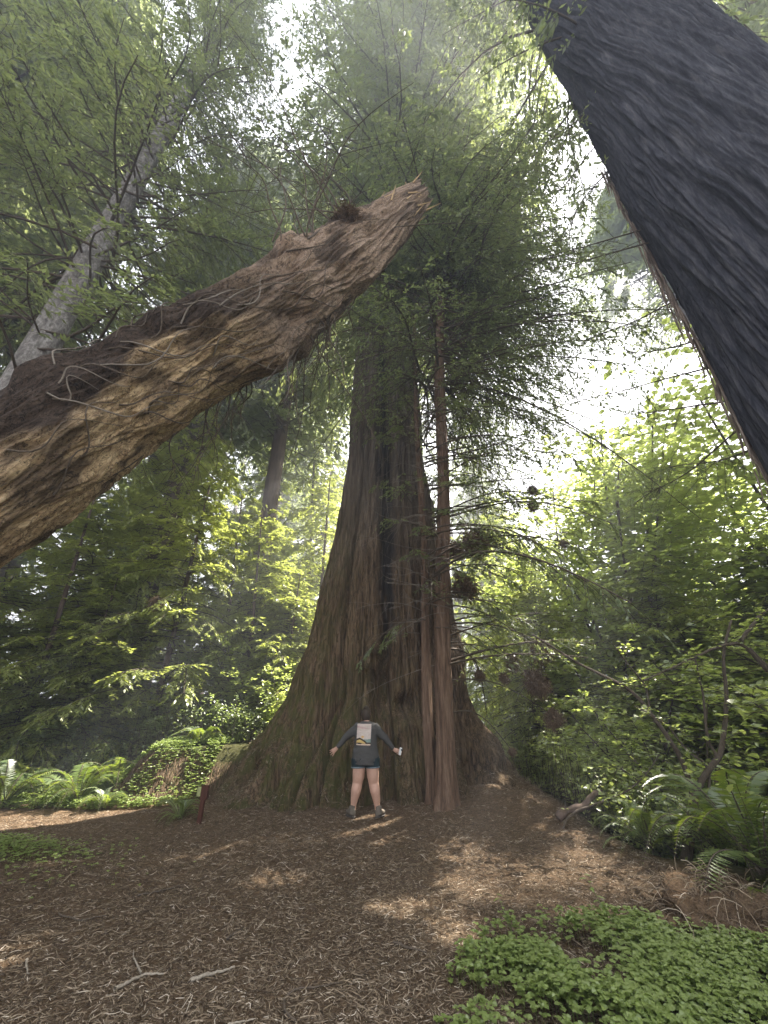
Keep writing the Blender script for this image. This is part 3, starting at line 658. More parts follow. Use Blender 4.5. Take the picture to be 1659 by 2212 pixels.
# ------------------------------------------------------------------ trees round about: three kinds, copied
def proto(seed, H, z0, Rm, r0, nb, mat, L, W, label, name='redwood_tree', dens=5, nl=12, bark='bark_far', leaffn=kites, cat='redwood tree', **kw):
    rng = np.random.default_rng(seed)
    tr = ring_trunk(H, r0, r0 * .2, .5, 36, 60, (rng.normal(0, .4), rng.normal(0, .4)), seed, amp=.12)
    cr = crown(rng, H, z0, cone_R(H, z0, Rm, .45, .6), nb, dens=dens, nl=nl, L=L, W=W, **kw)
    return tree(name, (0, 0, 0), label, cat, tr, cr, mat, bark, leaffn=leaffn)
pr_tall = proto(101, 48, 3.5, 5.6, .55, 420, 'needle_far', .26, .085, 'x', dens=4.2, nl=13, droop=.5)
pr_high = proto(104, 46, 14, 5.6, .40, 560, 'needle_far', .26, .085, 'x', dens=4.4, nl=16, droop=.5)
pr_sun = proto(102, 17, .6, 4.0, .15, 165, 'needle_sun', .19, .065, 'x', name='young_redwood', dens=6.5, nl=17, droop=.4)
pr_low = proto(103, 9, .3, 3.0, .09, 240, 'needle_sun', .14, .048, 'x', name='young_redwood', dens=8, nl=15, droop=.45)
def place(pr, x, y, sx, sz, rz, label, first, group, z=None):
    o = pr if first else copy_tree(pr)
    o.location = (x, y, float(terrain(x, y)) - .05 if z is None else z); o.scale = (sx, sx, sz); o.rotation_euler = (0, 0, rz)
    tag(o, label, None, group); return o
GT = 'tall dark trees of the forest behind'
tall = [        (-15.5, 22, 1.1, 1.1, 'tall hazy redwood behind the sunlit young trees at left'),
        (15.5, 5.0, 1.0, .9, 'redwood glimpsed in the top right corner past the dark trunk'),
        (-25, 16, 1.0, .8, 'hazy redwood far left behind the undergrowth'),
        (-10.5, 33, 1.2, 1.1, 'far hazy redwood left of centre behind everything'),
        (9.5, 34, 1.0, .55, 'far hazy redwood low under the bright sky gap')]
rng = np.random.default_rng(3)
for k, (x, y, sx, sz, lab) in enumerate(tall): place(pr_tall, x, y, sx, sz, rng.random() * 6.3, lab, k == 0, GT)
high = [(-17, 11, 1.0, 1.0, 'tall dark redwood at the far left edge behind the spruce'),
        (-15.5, 6.5, 1.0, .95, 'tall redwood whose crown fills the upper left corner'),
        (-12.0, 19.0, 1.35, 1.15, 'tall redwood behind the leaning dead trunk with its crown beside the spruce'),
        (-6.6, 19.5, 1.35, 1.1, 'distant reddish trunk left of the giant with sunlit sprays before it')]
for k, (x, y, sx, sz, lab) in enumerate(high): place(pr_high, x, y, sx, sz, rng.random() * 6.3, lab, k == 0, GT)
GS = 'sunlit young redwoods'
young = [(-7.2, 13.6, .8, .66, 'bright yellow green young redwood rising just behind the bank'), (-4.7, 14.8, .62, .50, 'small yellow green redwood beside the left flank of the giant'), (-10.2, 12.6, .75, .52, 'young redwood with hanging yellow sprays at the left edge'),
         (-6.4, 16.8, .8, .62, 'sunlit young redwood before the distant reddish trunk'), (-2.9, 17.2, .75, .7, 'small bright young redwood touching the left edge of the giant trunk'), (-13.5, 21, 1.1, 1.1, 'sunlit young redwood deep in the left background'),
         (-9.8, 15.6, 1.1, 1.0, 'sunlit yellow green young redwood under the leaning dead trunk'),
         (-4.0, 21.5, 1.0, 1.15, 'bright sunlit young redwood just left of the giant trunk'),
         (-14.5, 13.5, 1.1, .85, 'young redwood at the left edge above the ferns'),
         (-8.0, 24, 1.1, 1.1, 'young redwood further back in the hazy gap at left'),
         (7.0, 22, 1.2, .9, 'sunlit young redwood right of the slim reddish trunk'),
         ]
for k, (x, y, sx, sz, lab) in enumerate(young): place(pr_sun, x, y, sx, sz, rng.random() * 6.3, lab, k == 0, GS)
GL = 'small understory redwoods'
lows = [(-9.2, 12.8, .8, .6, 'small understory redwood behind the left ferns'), (-3.6, 15.0, .9, .6, 'small bright understory redwood beside the left slope of the giant'),
        (5.2, 13.5, 1.0, .75, 'small understory redwood behind the right root of the giant'), (8.8, 12.5, 1.1, .85, 'understory redwood behind the vine maple stems'),
        (12.0, 11.5, 1.1, .9, 'understory redwood at the right behind the curved stems'), (-12.5, 10.6, 1.0, .7, 'small dark understory redwood at the left edge')]
for k, (x, y, sx, sz, lab) in enumerate(lows): place(pr_low, x, y, sx, sz, rng.random() * 6.3, lab, k == 0, GL)

# far wood as one mass
def far_wood():
    rng = np.random.default_rng(61); mb = MB(); lvs = []
    for k in range(44):
        az = R_(-74 + 150 * (k + rng.random()) / 44); D = rng.uniform(36, 62); x, y = D * math.sin(az), D * math.cos(az)
        deg = math.degrees(az); H = rng.uniform(34, 52) if deg < 16 or deg > 66 else rng.uniform(14, 20)
        o = np.array([x, y, float(terrain(x, y))])
        V, F = ring_trunk(H, .6, .1, .4, 12, 10, (0, 0), k); mb.add(V + o, F, 0, True)
        wd, lv = crown(rng, H, 2, cone_R(H, 2, 5.5 if H > 25 else 6.5, .6, .6), 95 if H > 25 else 90, dens=1.7, nl=11, L=.62, W=.24, twigs=False)
        V, F = kites(*lv); mb.add(V + o, F, 1)
    tag(link('far_woodland', mb.mesh('far_woodland', [M['bark_far'], M['needle_far']])), 'hazy mass of far off redwoods behind the clearing', 'woodland', kind='stuff')
far_wood()

# very tall redwood far behind the dark trunk: added so its high crown keeps the clearing in shade
def shade_tree():
    rng = np.random.default_rng(90); loc = (25.8, 21.4)
    tr = ring_trunk(54, .8, .2, .4, 24, 40, (0, 0), 9)
    def mk(C, r): return sun_mask(C, r, .3)
    wood, lv = crown(rng, 54, 31, lambda z: float(np.interp(z, [31, 34, 41, 48, 54], [5, 6.9, 7.2, 5, 1.5])), 520, dens=4.2, nl=13, L=.38, W=.16, twigs=False, origin=(*loc, 0), maskf=mk, start=.0, bias=1.1)
    tree('redwood_tree', (*loc, 0), 'very tall far redwood added for its shade, hazy between sky gap and the dark right trunk', 'redwood tree', tr, (wood, lv), 'needle_far', 'bark_far')
shade_tree()

# ------------------------------------------------------------------ vine maples and shrubs
def maple_proto(seed, H, nstem, label, mat='maple', name='vine_maple', cat='maple', L=.10, spread=1.0, ntw=26, nlf=12, thick=.022):
    rng = np.random.default_rng(seed); root = empty(name, (0, 0, 0), label, cat); lf = []
    tw = MB()
    for k in range(nstem):
        az = rng.random() * 6.283; q = np.linspace(0, 1, 12); out = rng.uniform(.3, 1.0) * spread * H * .6; hh = H * rng.uniform(.55, 1.0)
        wv = rng.normal(0, .1, 2)
        P = np.stack([np.cos(az) * out * q ** 1.3 + wv[0] * np.sin(q * 7), np.sin(az) * out * q ** 1.3 + wv[1] * np.sin(q * 6), hh * (q - .18 * q ** 3) - .08], -1)
        link('stem', MB().add(*tubes(P, thick * (1 - .75 * q) + .003, 6), 0, True).mesh(name + '_stem', M['twig']), root)
        ti = rng.uniform(3, 10.99, ntw); i0 = ti.astype(int); B = P[i0] * (1 - (ti - i0))[:, None] + P[np.minimum(i0 + 1, 11)] * (ti - i0)[:, None]
        a2 = rng.random(ntw) * 6.283; tl = rng.uniform(.15, .34, ntw) * H * .6; d = np.stack([np.cos(a2), np.sin(a2), rng.normal(.08, .15, ntw)], -1)
        q2 = np.linspace(0, 1, 5); TP = B[:, None] + d[:, None] * (tl[:, None] * q2)[..., None]; TP[..., 2] -= (.15 * tl)[:, None] * q2 ** 2
        tw.add(*tubes(TP, np.full((ntw, 1), .007) * (1 - .7 * q2)[None], 3), 0, True)
        n = ntw * nlf; j = np.repeat(np.arange(ntw), nlf); s_ = rng.random(n) * .95 + .1
        C = B[j] + d[j] * (tl[j] * s_)[:, None] + rng.normal(0, .035, (n, 3)); C[:, 2] -= .15 * tl[j] * s_ ** 2
        D = d[j] + rng.normal(0, .8, (n, 3)) * np.array([1, 1, .3]); N = np.stack([rng.normal(0, .28, n), rng.normal(0, .28, n), np.ones(n)], -1)
        l = L * rng.uniform(.6, 1.3, n); lf.append((C, D, N, l, l * rng.uniform(.75, 1.0, n)))
    link('twigs', tw.mesh(name + '_twigs', M['twig']), root)
    A = [np.concatenate([x[i] for x in lf]) for i in range(5)]
    link('foliage', MB().add(*broad(*A)).mesh(name + '_leaves', M[mat]), root)
    return root
GM = 'leafy vine maples'
mp = maple_proto(201, 4.2, 7, 'x', ntw=46, nlf=15)
maples = [(5.6, 8.6, 1.0, 'vine maple with curved bare stems right of the mound'), (8.2, 8.2, 1.35, 'vine maple at the right edge under the dark trunk'), (6.4, 11.6, 1.5, 'vine maple behind the right root slope of the giant'),
          (9.8, 11.0, 1.6, 'tall vine maple with backlit leaves under the sky gap'), (10.6, 7.6, 1.5, 'vine maple at the far right edge with bright twigs'), (-2.9, 12.6, .75, 'small vine maple with glaring white lit leaves beside the left slope'),
          (-4.4, 14.2, .95, 'vine maple behind the earthen bank at left'), (-10.8, 12.4, .9, 'vine maple above the ferns at the left edge'), (6.2, 6.6, .7, 'low vine maple just behind the big fern clump'), (13.0, 9.6, 1.9, 'tallest vine maple beside the dark trunk'),
          (5.0, 9.9, .85, 'vine maple touching the debris slope of the giant'), (7.6, 14.5, 1.7, 'hazy vine maple between the small redwoods at right'), (12.6, 13.5, 2.1, 'broad vine maple filling the gap below the sky'), (-7.4, 14.4, 1.0, 'vine maple in the middle of the left undergrowth')]
for k, (x, y, s_, lab) in enumerate(maples): place(mp, x, y, s_, s_, rng.random() * 6.3, lab, k == 0, GM)
al = maple_proto(205, 15, 6, 'x', name='alder_tree', cat='alder', L=.19, spread=.45, ntw=120, nlf=12, thick=.07)
GA = 'airy broadleaf trees round the clearing'
alders = [(10.6, 17.3, 1.35, 'airy broadleaf tree with its top in the white sky gap'), (15.8, 13.5, 1.45, 'tall airy broadleaf tree left of the dark right trunk'), (14.5, 9.5, 1.15, 'airy broadleaf tree under the dark right trunk'), (8.6, 18.5, 1.15, 'airy broadleaf tree behind the slim reddish trunk branches'),
          (19.0, 17.5, 1.35, 'far airy broadleaf tree glimpsed beside the dark trunk'), (16.0, 22.0, 1.5, 'hazy broadleaf tree far back under the sky gap'), (8.9, 14.8, 1.05, 'airy broadleaf tree just behind the drooping bare branches'), (-13.0, 18.5, .8, 'sunlit broadleaf tree in the left background')]
for k, (x, y, s_, lab) in enumerate(alders): place(al, x, y, s_, s_, rng.random() * 6.3, lab, k == 0, GA)
GB = 'dark leafy shrubs of the understory'
sh = maple_proto(202, 1.5, 9, 'x', mat='shrub', name='shrub', cat='shrub', L=.06, spread=1.2, ntw=30, nlf=16, thick=.012)
shrubs = [(-9.6, 11.6, 1.2, 'dark green shrub behind the ferns at the left edge'), (-8.0, 12.6, 1.4, 'dark shrub left of the sunlit bank'), (-6.3, 13.2, 1.3, 'shrub behind the sunlit bank'), (4.5, 7.6, .8, 'low shrub at the foot of the right slope'),
          (6.2, 6.9, 1.0, 'shrub under the curved maple stems'), (7.4, 9.4, 1.3, 'shrub behind the curved maple stems'), (4.2, 9.2, .7, 'small shrub touching the right slope'), (8.8, 6.6, 1.2, 'shrub at the right edge behind ferns'), (-4.6, 12.8, .9, 'small shrub on top of the bank'),
          (5.6, 10.6, 1.1, 'shrub in shade behind the giant right root'), (-11.8, 14.5, 1.6, 'large shrub far back at the left edge'), (9.5, 9.3, 1.4, 'tall shrub among the right undergrowth')]
for k, (x, y, s_, lab) in enumerate(shrubs): place(sh, x, y, s_, s_, rng.random() * 6.3, lab, k == 0, GB)

# individual curved stems seen at the right
def stem_tree(lines, label, seed, leaves=90, name='vine_maple', fine=.03):
    rng = np.random.default_rng(seed); lines = [([(p[0][0] - 25, p[0][1] + 190)] + p, Y, r) if p[0][1] > 1600 else (p, Y, r) for p, Y, r in lines]; P0 = atY(lines[0][0][0][0], lines[0][0][0][1], lines[0][1]); root = empty(name, P0, label, 'maple')
    for pts, Y, r in lines:
        K = np.array([atY(u, v, Y + dy) for (u, v, dy) in [(p + (0,))[:3] for p in pts]]); t = np.linspace(0, len(K) - 1, 30)
        C = np.stack([np.interp(t, np.arange(len(K)), K[:, a]) for a in range(3)], -1)
        for _ in range(6): C[1:-1] = .25 * C[:-2] + .5 * C[1:-1] + .25 * C[2:]
        C[1:-1] += rng.normal(0, .004, (28, 3))
        mb = MB().add(*tubes(C, np.linspace(r, r * .35, 30), 7), 0, True)
        nt_ = 12; ti = rng.integers(8, 30, nt_); d = np.stack([rng.normal(0, 1, nt_), rng.normal(0, 1, nt_), rng.uniform(-.2, .6, nt_)], -1); d = unit(d) * rng.uniform(.25, .7, (nt_, 1)); q2 = np.linspace(0, 1, 5)
        TP = C[ti][:, None] + d[:, None] * q2[None, :, None]; TP[..., 2] -= .08 * q2 ** 2
        mb.add(*tubes(TP, np.full((nt_, 1), .005) * (1 - .6 * q2)[None], 3), 0, True)
        j = rng.integers(0, nt_, leaves); n = leaves; B = C[ti[j]] + d[j] * rng.random((n, 1)); N = np.stack([rng.normal(0, .3, n), rng.normal(0, .3, n), np.ones(n)], -1); l = rng.uniform(.04, .085, n)
        V, F = broad(B, rng.normal(0, 1, (n, 3)) * [1, 1, .3], N, l, l * .9); mb.add(V, F, 1)
        link('stem', mb.mesh('curved_stem', [M['twig'], M['maple']], P0), root)
stem_tree([([(1510, 1690), (1440, 1590), (1400, 1530), (1360, 1485), (1300, 1460), (1235, 1425), (1150, 1370)], 7.4, .045), ([(1405, 1535), (1395, 1480), (1360, 1440), (1330, 1400)], 7.4, .02)], 'dark arching stem reaching up left over the undergrowth at right', 301)
stem_tree([([(1500, 1690), (1560, 1640), (1566, 1560), (1572, 1500), (1558, 1420), (1580, 1340)], 6.9, .05), ([(1555, 1640), (1527, 1600), (1520, 1500), (1500, 1420)], 6.9, .03), ([(1540, 1660), (1480, 1620), (1440, 1560), (1370, 1525)], 6.9, .022)], 'forked mossy maple stem standing at the right above the big ferns', 302)
stem_tree([([(1659, 1450), (1600, 1385), (1540, 1400), (1480, 1430), (1390, 1470)], 6.2, .03), ([(1600, 1385), (1640, 1330), (1700, 1290)], 6.2, .03), ([(1700, 1480), (1655, 1440), (1620, 1400)], 6.2, .05)], 'lichened branch with debris tuft at the right edge', 303, 60)
stem_tree([([(1215, 1765), (1270, 1742), (1330, 1722), (1385, 1690), (1425, 1630)], 7.8, .022)], 'thin grey branch bending up from the mossy log', 304, 20)

# ------------------------------------------------------------------ ferns
def frond_mesh(seed, L=1.0, npin=34):
    rng = np.random.default_rng(seed); q = np.linspace(0, 1, 16)
    x = L * (q * .86 - .05 * q ** 3); z = L * (1.05 * q - 1.0 * q ** 2.3)
    P = np.stack([x, .04 * L * np.sin(q * 3 + seed), z], -1)
    mb = MB().add(*tubes(P, np.linspace(.006, .0015, 16) * (L / .9), 4), 1, True)
    s = np.linspace(.10, .985, npin); k = s * 15; i0 = np.clip(k.astype(int), 0, 14); B = P[i0] + (P[i0 + 1] - P[i0]) * (k - i0)[:, None]; T = unit(P[i0 + 1] - P[i0])
    prof = np.interp(s, [0, .12, .3, .6, .85, 1], [.35, .75, 1, .85, .45, .08]) * .135 * L
    for sg in (-1, 1):
        D = T * .28 + np.array([0, sg, 0]) + rng.normal(0, .05, (npin, 3)) + np.array([0, 0, -.12]); N = unit(np.cross(np.cross(T, D), T) * 0 + np.array([0, 0, 1.]) + T * -.2)
        l = prof * rng.uniform(.9, 1.08, npin); V, F = kites(B, D, N, l, np.maximum(l * .20, .009), .3); mb.add(V, F, 0)
    return mb.mesh('frond', [M['fern'], M['twig']])
FR = [frond_mesh(k, .95 + .05 * k, 34 + 3 * k) for k in range(3)]
def fern(x, y, s_, label, seed, n=20, dz=0.0):
    rng = np.random.default_rng(seed); root = empty('sword_fern', (x, y, float(terrain(x, y)) - .02 + dz), label, 'fern', 'sword ferns')
    for k in range(n):
        f = link('frond', FR[k % 3], root); f.rotation_euler = (rng.normal(0, .12), rng.normal(-.18, .25), k * 2.4 + rng.normal(0, .2)); sc_ = s_ * rng.uniform(.75, 1.1); f.scale = (sc_, sc_, sc_)
ferns = [(-6.45, 9.95, 1.35, 'large sunlit fern in the middle of the left undergrowth', 0), (-7.8, 9.7, 1.35, 'glaring white lit fern with drooping fronds at the left', 0), (-8.9, 10.8, 1.4, 'fern at the left edge in front of the dark shrub', 0), (-4.75, 11.5, .95, 'upright fern standing on top of the earthen bank', 0),
         (-3.7, 8.75, .6, 'small fern at the foot of the brown marker post', 0), (-6.4, 11.0, 1.2, 'fern behind the large sunlit fern, beside the bank', 0), (-9.8, 10.0, 1.2, 'fern cut by the left edge above the sunlit path', 0), (-5.75, 9.75, .7, 'small fern low in front of the bank', 0),
         (4.0, 5.35, 1.5, 'largest fern on the right with long arching fronds', .0), (4.15, 4.35, 1.15, 'fern at the lower right edge beside the root clump', .0), (4.4, 6.4, 1.5, 'fern behind the largest right fern', .1), (3.75, 7.0, .9, 'fern on the right slope edge of the mound', .1),
         (4.9, 5.2, 1.6, 'fern with yellow lit fronds at the right edge', .25), (4.2, 8.3, .9, 'small fern among the right undergrowth near the giant root', .1), (3.45, 4.75, .55, 'small dark fern behind the sorrel patch', 0), (5.6, 7.4, 1.2, 'fern half hidden under the right maple stems', .4)]
for k, (x, y, s_, lab, dz) in enumerate(ferns): fern(x, y, s_, lab, 400 + k, 22, dz)

# ------------------------------------------------------------------ ground cover, litter
def sorrel(name, pts, n, label, rng, h=(.03, .14), L=.028, mound=None):
    C = pts; tri = rng.random(len(C)) * 6.283; out = []
    for k in range(3):
        a = tri + k * 2.094; D = np.stack([np.cos(a), np.sin(a), rng.normal(-.08, .12, len(C))], -1); N = np.stack([rng.normal(0, .22, len(C)), rng.normal(0, .22, len(C)), np.ones(len(C))], -1)
        l = L * rng.uniform(.7, 1.35, len(C)); out.append(broad(C, D, N, l, l * 1.15))
    mb = MB()
    for V, F in out: mb.add(V, F, 0)
    m = rng.random(len(C)) < .35; st = np.stack([C[m], C[m] - np.array([0, 0, .10])], 1); mb.add(*tubes(st, np.full((m.sum(), 2), .0016), 3), 1)
    tag(link(name, mb.mesh(name, [M['sorrel'], M['fern']])), label, None, kind='stuff')
rng = np.random.default_rng(71)
n = 66000; X = rng.uniform(-.2, 4.6, n); Y = rng.uniform(1.2, 4.9, n)
uu, vv = project(np.stack([X, Y, terrain(X, Y)], -1))
edge = 1095 + 60 * fbm(X * 2, Y * 2, 0, 3, 6)
topv = np.interp(uu, [950, 1060, 1240, 1450, 1660], [2060, 1985, 1955, 2040, 2075])
f = fbm(X * 2.6, Y * 2.6, 0, 3, 77)
e_ = uu + 150 * fbm(X * 2.2, Y * 2.2, 0, 3, 8); mk = (e_ > 990) & (vv > topv + 60 * fbm(X * 2, Y * 2, 5, 2, 8)) & (f > -.46) & (rng.random(n) < np.clip((e_ - 940) / 240, .08, 1) * np.clip(.55 + f * 1.6, .12, 1))
X, Y = X[mk], Y[mk]; hz = terrain(X, Y) + .01 + .17 * np.clip((e_[mk] - 960) / 160, .15, 1) * (fbm(X * 2.0, Y * 2.0, 0, 3, 9) * .5 + .5) + rng.uniform(0, .09, len(X))
sorrel('sorrel_patch', np.stack([X, Y, hz], -1), 0, 'carpet of small clover like leaves in the lower right corner', rng)
n = 34000; X = rng.uniform(-13, -4.0, n); Y = rng.uniform(8.7, 13.5, n)
mk = (Y > 9.45 + .25 * fbm(X * 1.2, 0, 0, 2, 3) + .25 * ss(-6.2, -5.2, X)) & ~((Y > 9.9) & (Y < 10.3 + .3 * np.sin(X * 5)) & (X > -5.9) & (rng.random(n) < .75)) & (fbm(X * 2, Y * 2, 0, 3, 13) > -.3)
X, Y = X[mk], Y[mk]; sorrel('leafy_ground_cover', np.stack([X, Y, terrain(X, Y) + rng.uniform(.03, .16, len(X))], -1), 0, 'sunlit leafy ground cover beyond the path at left', rng, L=.036)
n = 2200; X = rng.normal(-5.4, .75, n); Y = rng.normal(6.3, .42, n)
sorrel('dark_ground_cover', np.stack([X, Y, terrain(X, Y) + rng.uniform(.02, .10, n)], -1), 0, 'shaded leafy clump on the low rise at the left edge', rng, L=.026)

def undergrowth(name, x0, x1, y0, y1, n, cond, label, L=.07, hmax=1.1, mat='maple'):
    X = rng.uniform(x0, x1, n); Y = rng.uniform(y0, y1, n); f = fbm(X * .9, Y * .9, 0, 3, 55) * .5 + .5; g2 = fbm(X * 2.8, Y * 2.8, 0, 2, 56) * .5 + .5
    mk = cond(X, Y) & (rng.random(n) < .25 + g2); X, Y, f, g2 = X[mk], Y[mk], f[mk], g2[mk]
    H = hmax * (.25 + 1.1 * f * g2 * 2) * rng.random(len(X)) ** .6
    C = np.stack([X, Y, terrain(X, Y) + H], -1); m = len(C)
    D = rng.normal(0, 1, (m, 3)) * [1, 1, .35]; N = np.stack([rng.normal(0, .35, m), rng.normal(0, .35, m), np.ones(m)], -1); l = L * rng.uniform(.5, 1.4, m)
    mb = MB().add(*broad(C, D, N, l, l * .8)); s_ = rng.choice(m, m // 14, False); B = C[s_].copy(); B[:, 2] -= H[s_]; B[:, :2] += rng.normal(0, .12, (len(s_), 2))
    mb.add(*tubes(np.stack([B, (B + C[s_]) / 2 + rng.normal(0, .03, B.shape), C[s_]], 1), np.full((len(s_), 3), .004), 3), 1)
    tag(link(name, mb.mesh(name, [M[mat], M['twig']])), label, None, kind='stuff')
undergrowth('undergrowth', 3.4, 17, 3.5, 20, 150000, lambda X, Y: (X > 3.5 + .3 * np.sin(Y * 1.3)) & (X < Y * 1.35 + 1) & ((X > 5.2) | (Y > 7.2) | (np.sin(X * 37.1 + Y * 91.7) > .6)), 'dense leafy undergrowth on the slope at right', hmax=1.2)
undergrowth('bramble_undergrowth', -17, -3.2, 11.2, 22, 90000, lambda X, Y: (Y > 11.6) | (X < -7.0), 'leafy undergrowth behind the bank and ferns at left', hmax=1.1, mat='shrub')

def litter(name, X, Y, Z, rng, label, L=(.02, .10), W=.0065, mat='litter', tilt=.22, lift=.008, down=0.0):
    n = len(X); a = rng.random(n) * 6.283; D = np.stack([np.cos(a), np.sin(a), rng.normal(-down, tilt, n)], -1); N = np.stack([rng.normal(0, .5, n), rng.normal(0, .5, n), np.ones(n)], -1)
    l = rng.uniform(*L, n) * rng.uniform(.5, 1, n); C = np.stack([X, Y, Z + rng.random(n) * lift], -1)
    mb = MB().add(*kites(C, D, N, l, np.clip(l * .12, .0032, .008), .5))
    m = rng.random(n) < .12; Cm = C[m]; Dm = unit(D[m]); q = np.linspace(0, 1, 4); lm = l[m] * 1.6; S = unit(np.cross(Dm, N[m]))
    P = Cm[:, None] + Dm[:, None] * (lm[:, None] * q)[..., None] + S[:, None] * (lm[:, None] * rng.normal(0, .25, (m.sum(), 1)) * np.sin(q * 3.1))[..., None]; P[..., 2] += .004
    mb.add(*tubes(P, np.full((m.sum(), 4), .0026), 3), 0)
    tag(link(name, mb.mesh(name, M[mat])), label, None, kind='stuff')
rng = np.random.default_rng(72)
n = 330000; d = 1.9 + 9.2 * rng.random(n) ** 1.25; a = rng.uniform(-.80, .72, n); X, Y = d * np.sin(a) * 1.05, d * np.cos(a)
mk = (X < 3.5 + .3 * np.sin(Y)) & (Y < 10.4) & ~((X < -4.2) & (Y > 9.5)); X, Y, d = X[mk], Y[mk], d[mk]
litter('needle_litter', X, Y, terrain(X, Y) + .003, rng, 'brown shed redwood sprays and chips covering the clearing floor', L=(.015, .085))
# litter caught on the giant's flared foot
Vg = GV[:150]; du = np.roll(Vg, -1, 1) - Vg; dv = np.zeros_like(Vg); dv[:-1] = Vg[1:] - Vg[:-1]; Nn = unit(np.cross(du, dv)); Pp = Vg.reshape(-1, 3); Nn = Nn.reshape(-1, 3)
Nn = np.where(((Pp[:, :2] - TC) * Nn[:, :2]).sum(1)[:, None] < 0, -Nn, Nn)
wgt = np.clip(Nn[:, 2] - .12, 0, 1) * (Pp[:, 2] < 1.2) * (Pp[:, 1] < 11.6) * np.exp(-np.clip(Pp[:, 2], 0, 9) / 1.0); wgt /= wgt.sum()
idx = rng.choice(len(Pp), 26000, p=wgt); Q = Pp[idx] + Nn[idx] * .012 + rng.normal(0, .012, (26000, 3))
litter('trunk_litter', Q[:, 0], Q[:, 1], Q[:, 2], rng, 'loose brown sprays caught on the flared foot of the giant', L=(.04, .15), tilt=.5, lift=.03, down=.3)
# hairy roots hanging on the cut face of the bank
n = 4500; X = rng.uniform(-6.3, -3.0, n); Y = rng.uniform(9.95, 10.9, n); Z = terrain(X, Y); q = np.linspace(0, 1, 4); ln = rng.uniform(.08, .35, n)
P = np.stack([X[:, None] + rng.normal(0, .03, (n, 1)) * q, Y[:, None] - .02 - .5 * ln[:, None] * q, (Z + .03)[:, None] - ln[:, None] * q], -1)
tag(link('bank_roots', MB().add(*tubes(P, np.full((n, 4), .0035), 3)).mesh('bank_roots', M['dead'])), 'hair like brown roots hanging down the cut face of the bank', None, kind='stuff')

# sticks lying about (crop pixels of the lower left quarter -> photo pixels)
def stick(pts, r, label, mat='pale', branch=None):
    def cv(p): return atG(p[0] * .5666, 1714 + p[1] * .5666)
    K = np.array([cv(p) for p in pts]); t = np.linspace(0, len(K) - 1, 24); C = np.stack([np.interp(t, np.arange(len(K)), K[:, a]) for a in range(3)], -1)
    for _ in range(3): C[1:-1] = .25 * C[:-2] + .5 * C[1:-1] + .25 * C[2:]
    C[:, 2] = terrain(C[:, 0], C[:, 1]) + r * 1.2 + .006; C += np.random.default_rng(len(label)).normal(0, .002, C.shape)
    root = C[0].copy(); mb = MB().add(*tubes(C, np.linspace(r, r * .45, 24), 7), 0, True)
    o = link('fallen_stick', mb.mesh('fallen_stick', M[mat], root), loc=root); tag(o, label, 'stick', 'sticks lying on the forest floor')
    if branch:
        K = np.array([cv(p) for p in branch]); t = np.linspace(0, len(K) - 1, 12); C = np.stack([np.interp(t, np.arange(len(K)), K[:, a]) for a in range(3)], -1); C[:, 2] = terrain(C[:, 0], C[:, 1]) + r + .006
        link('side_branch', MB().add(*tubes(C, np.linspace(r * .7, r * .3, 12), 6), 0, True).mesh('side_branch', M[mat], root), o)
stick([(455, 662), (520, 625), (575, 600), (640, 598)], .012, 'forked pale stick left of centre in the foreground', branch=[(556, 600), (540, 575), (524, 550), (526, 520)])
stick([(742, 630), (820, 605), (905, 580)], .014, 'straight pale yellowish stick in the middle foreground')
stick([(790, 812), (880, 800), (975, 768)], .009, 'pale thin stick near the bottom centre edge')
stick([(1135, 780), (1090, 745), (1088, 705), (1130, 680), (1210, 675), (1305, 660)], .009, 'long hooked brown stick in the right foreground', 'twig')
stick([(540, 328), (620, 312), (692, 298)], .010, 'thin brown stick in the shade left of the sun patch', 'twig')
stick([(1500, 520), (1545, 540), (1625, 556)], .011, 'short bent stick left of the clover like carpet', 'twig')
stick([(875, 488), (895, 472), (938, 452)], .010, 'small crooked stick above the straight pale one', 'twig')
stick([(128, 548), (124, 575), (134, 602)], .009, 'little upright looking pale stick at the lower left')
stick([(948, 830), (953, 860), (950, 890)], .009, 'pale stick cut by the bottom edge of the frame')
stick([(240, 395), (330, 410), (420, 395)], .009, 'thin stick in the left shade below the path', 'twig')

# seedlings standing in the clover
def seedling(u, v, h, lean, label, seed, L=.07, n=9):
    rng = np.random.default_rng(seed); p = atG(u, v); p[2] = terrain(p[0], p[1]); q = np.linspace(0, 1, 10)
    P = p + np.stack([lean * q ** 1.4, .03 * q, h * q], -1); root = empty('seedling', p, label, 'seedling', 'broad leaved seedlings among the clover')
    link('stem', MB().add(*tubes(P, np.linspace(.004, .0015, 10), 5), 0, True).mesh('seedling_stem', M['fern'], p), root)
    for k in range(n):
        s_ = .35 + .65 * k / (n - 1); C = p + np.array([lean * s_ ** 1.4, .03 * s_, h * s_]); a = k * 2.5 + seed; D = np.array([[math.cos(a), math.sin(a), rng.normal(-.2, .15)]])
        V, F = broad(C[None], D, np.array([[0, 0, 1.]]), np.array([L * rng.uniform(.7, 1.1)]), np.array([L * .42]))
        link('leaf', MB().add(V, F).mesh('seedling_leaf', M['sorrel'], p), root)
seedling(1105, 1990, .30, -.10, 'tall thin seedling with round leaves at the near edge of the clover', 1, .06, 8)
seedling(1320, 1985, .42, -.16, 'arching seedling with lance leaves behind the clover', 2, .08, 10)
seedling(1370, 2080, .25, .02, 'broad leaved seedling in the middle of the clover', 3, .12, 8)
seedling(1270, 2120, .22, -.04, 'dark leaved seedling low in the clover', 4, .11, 7)

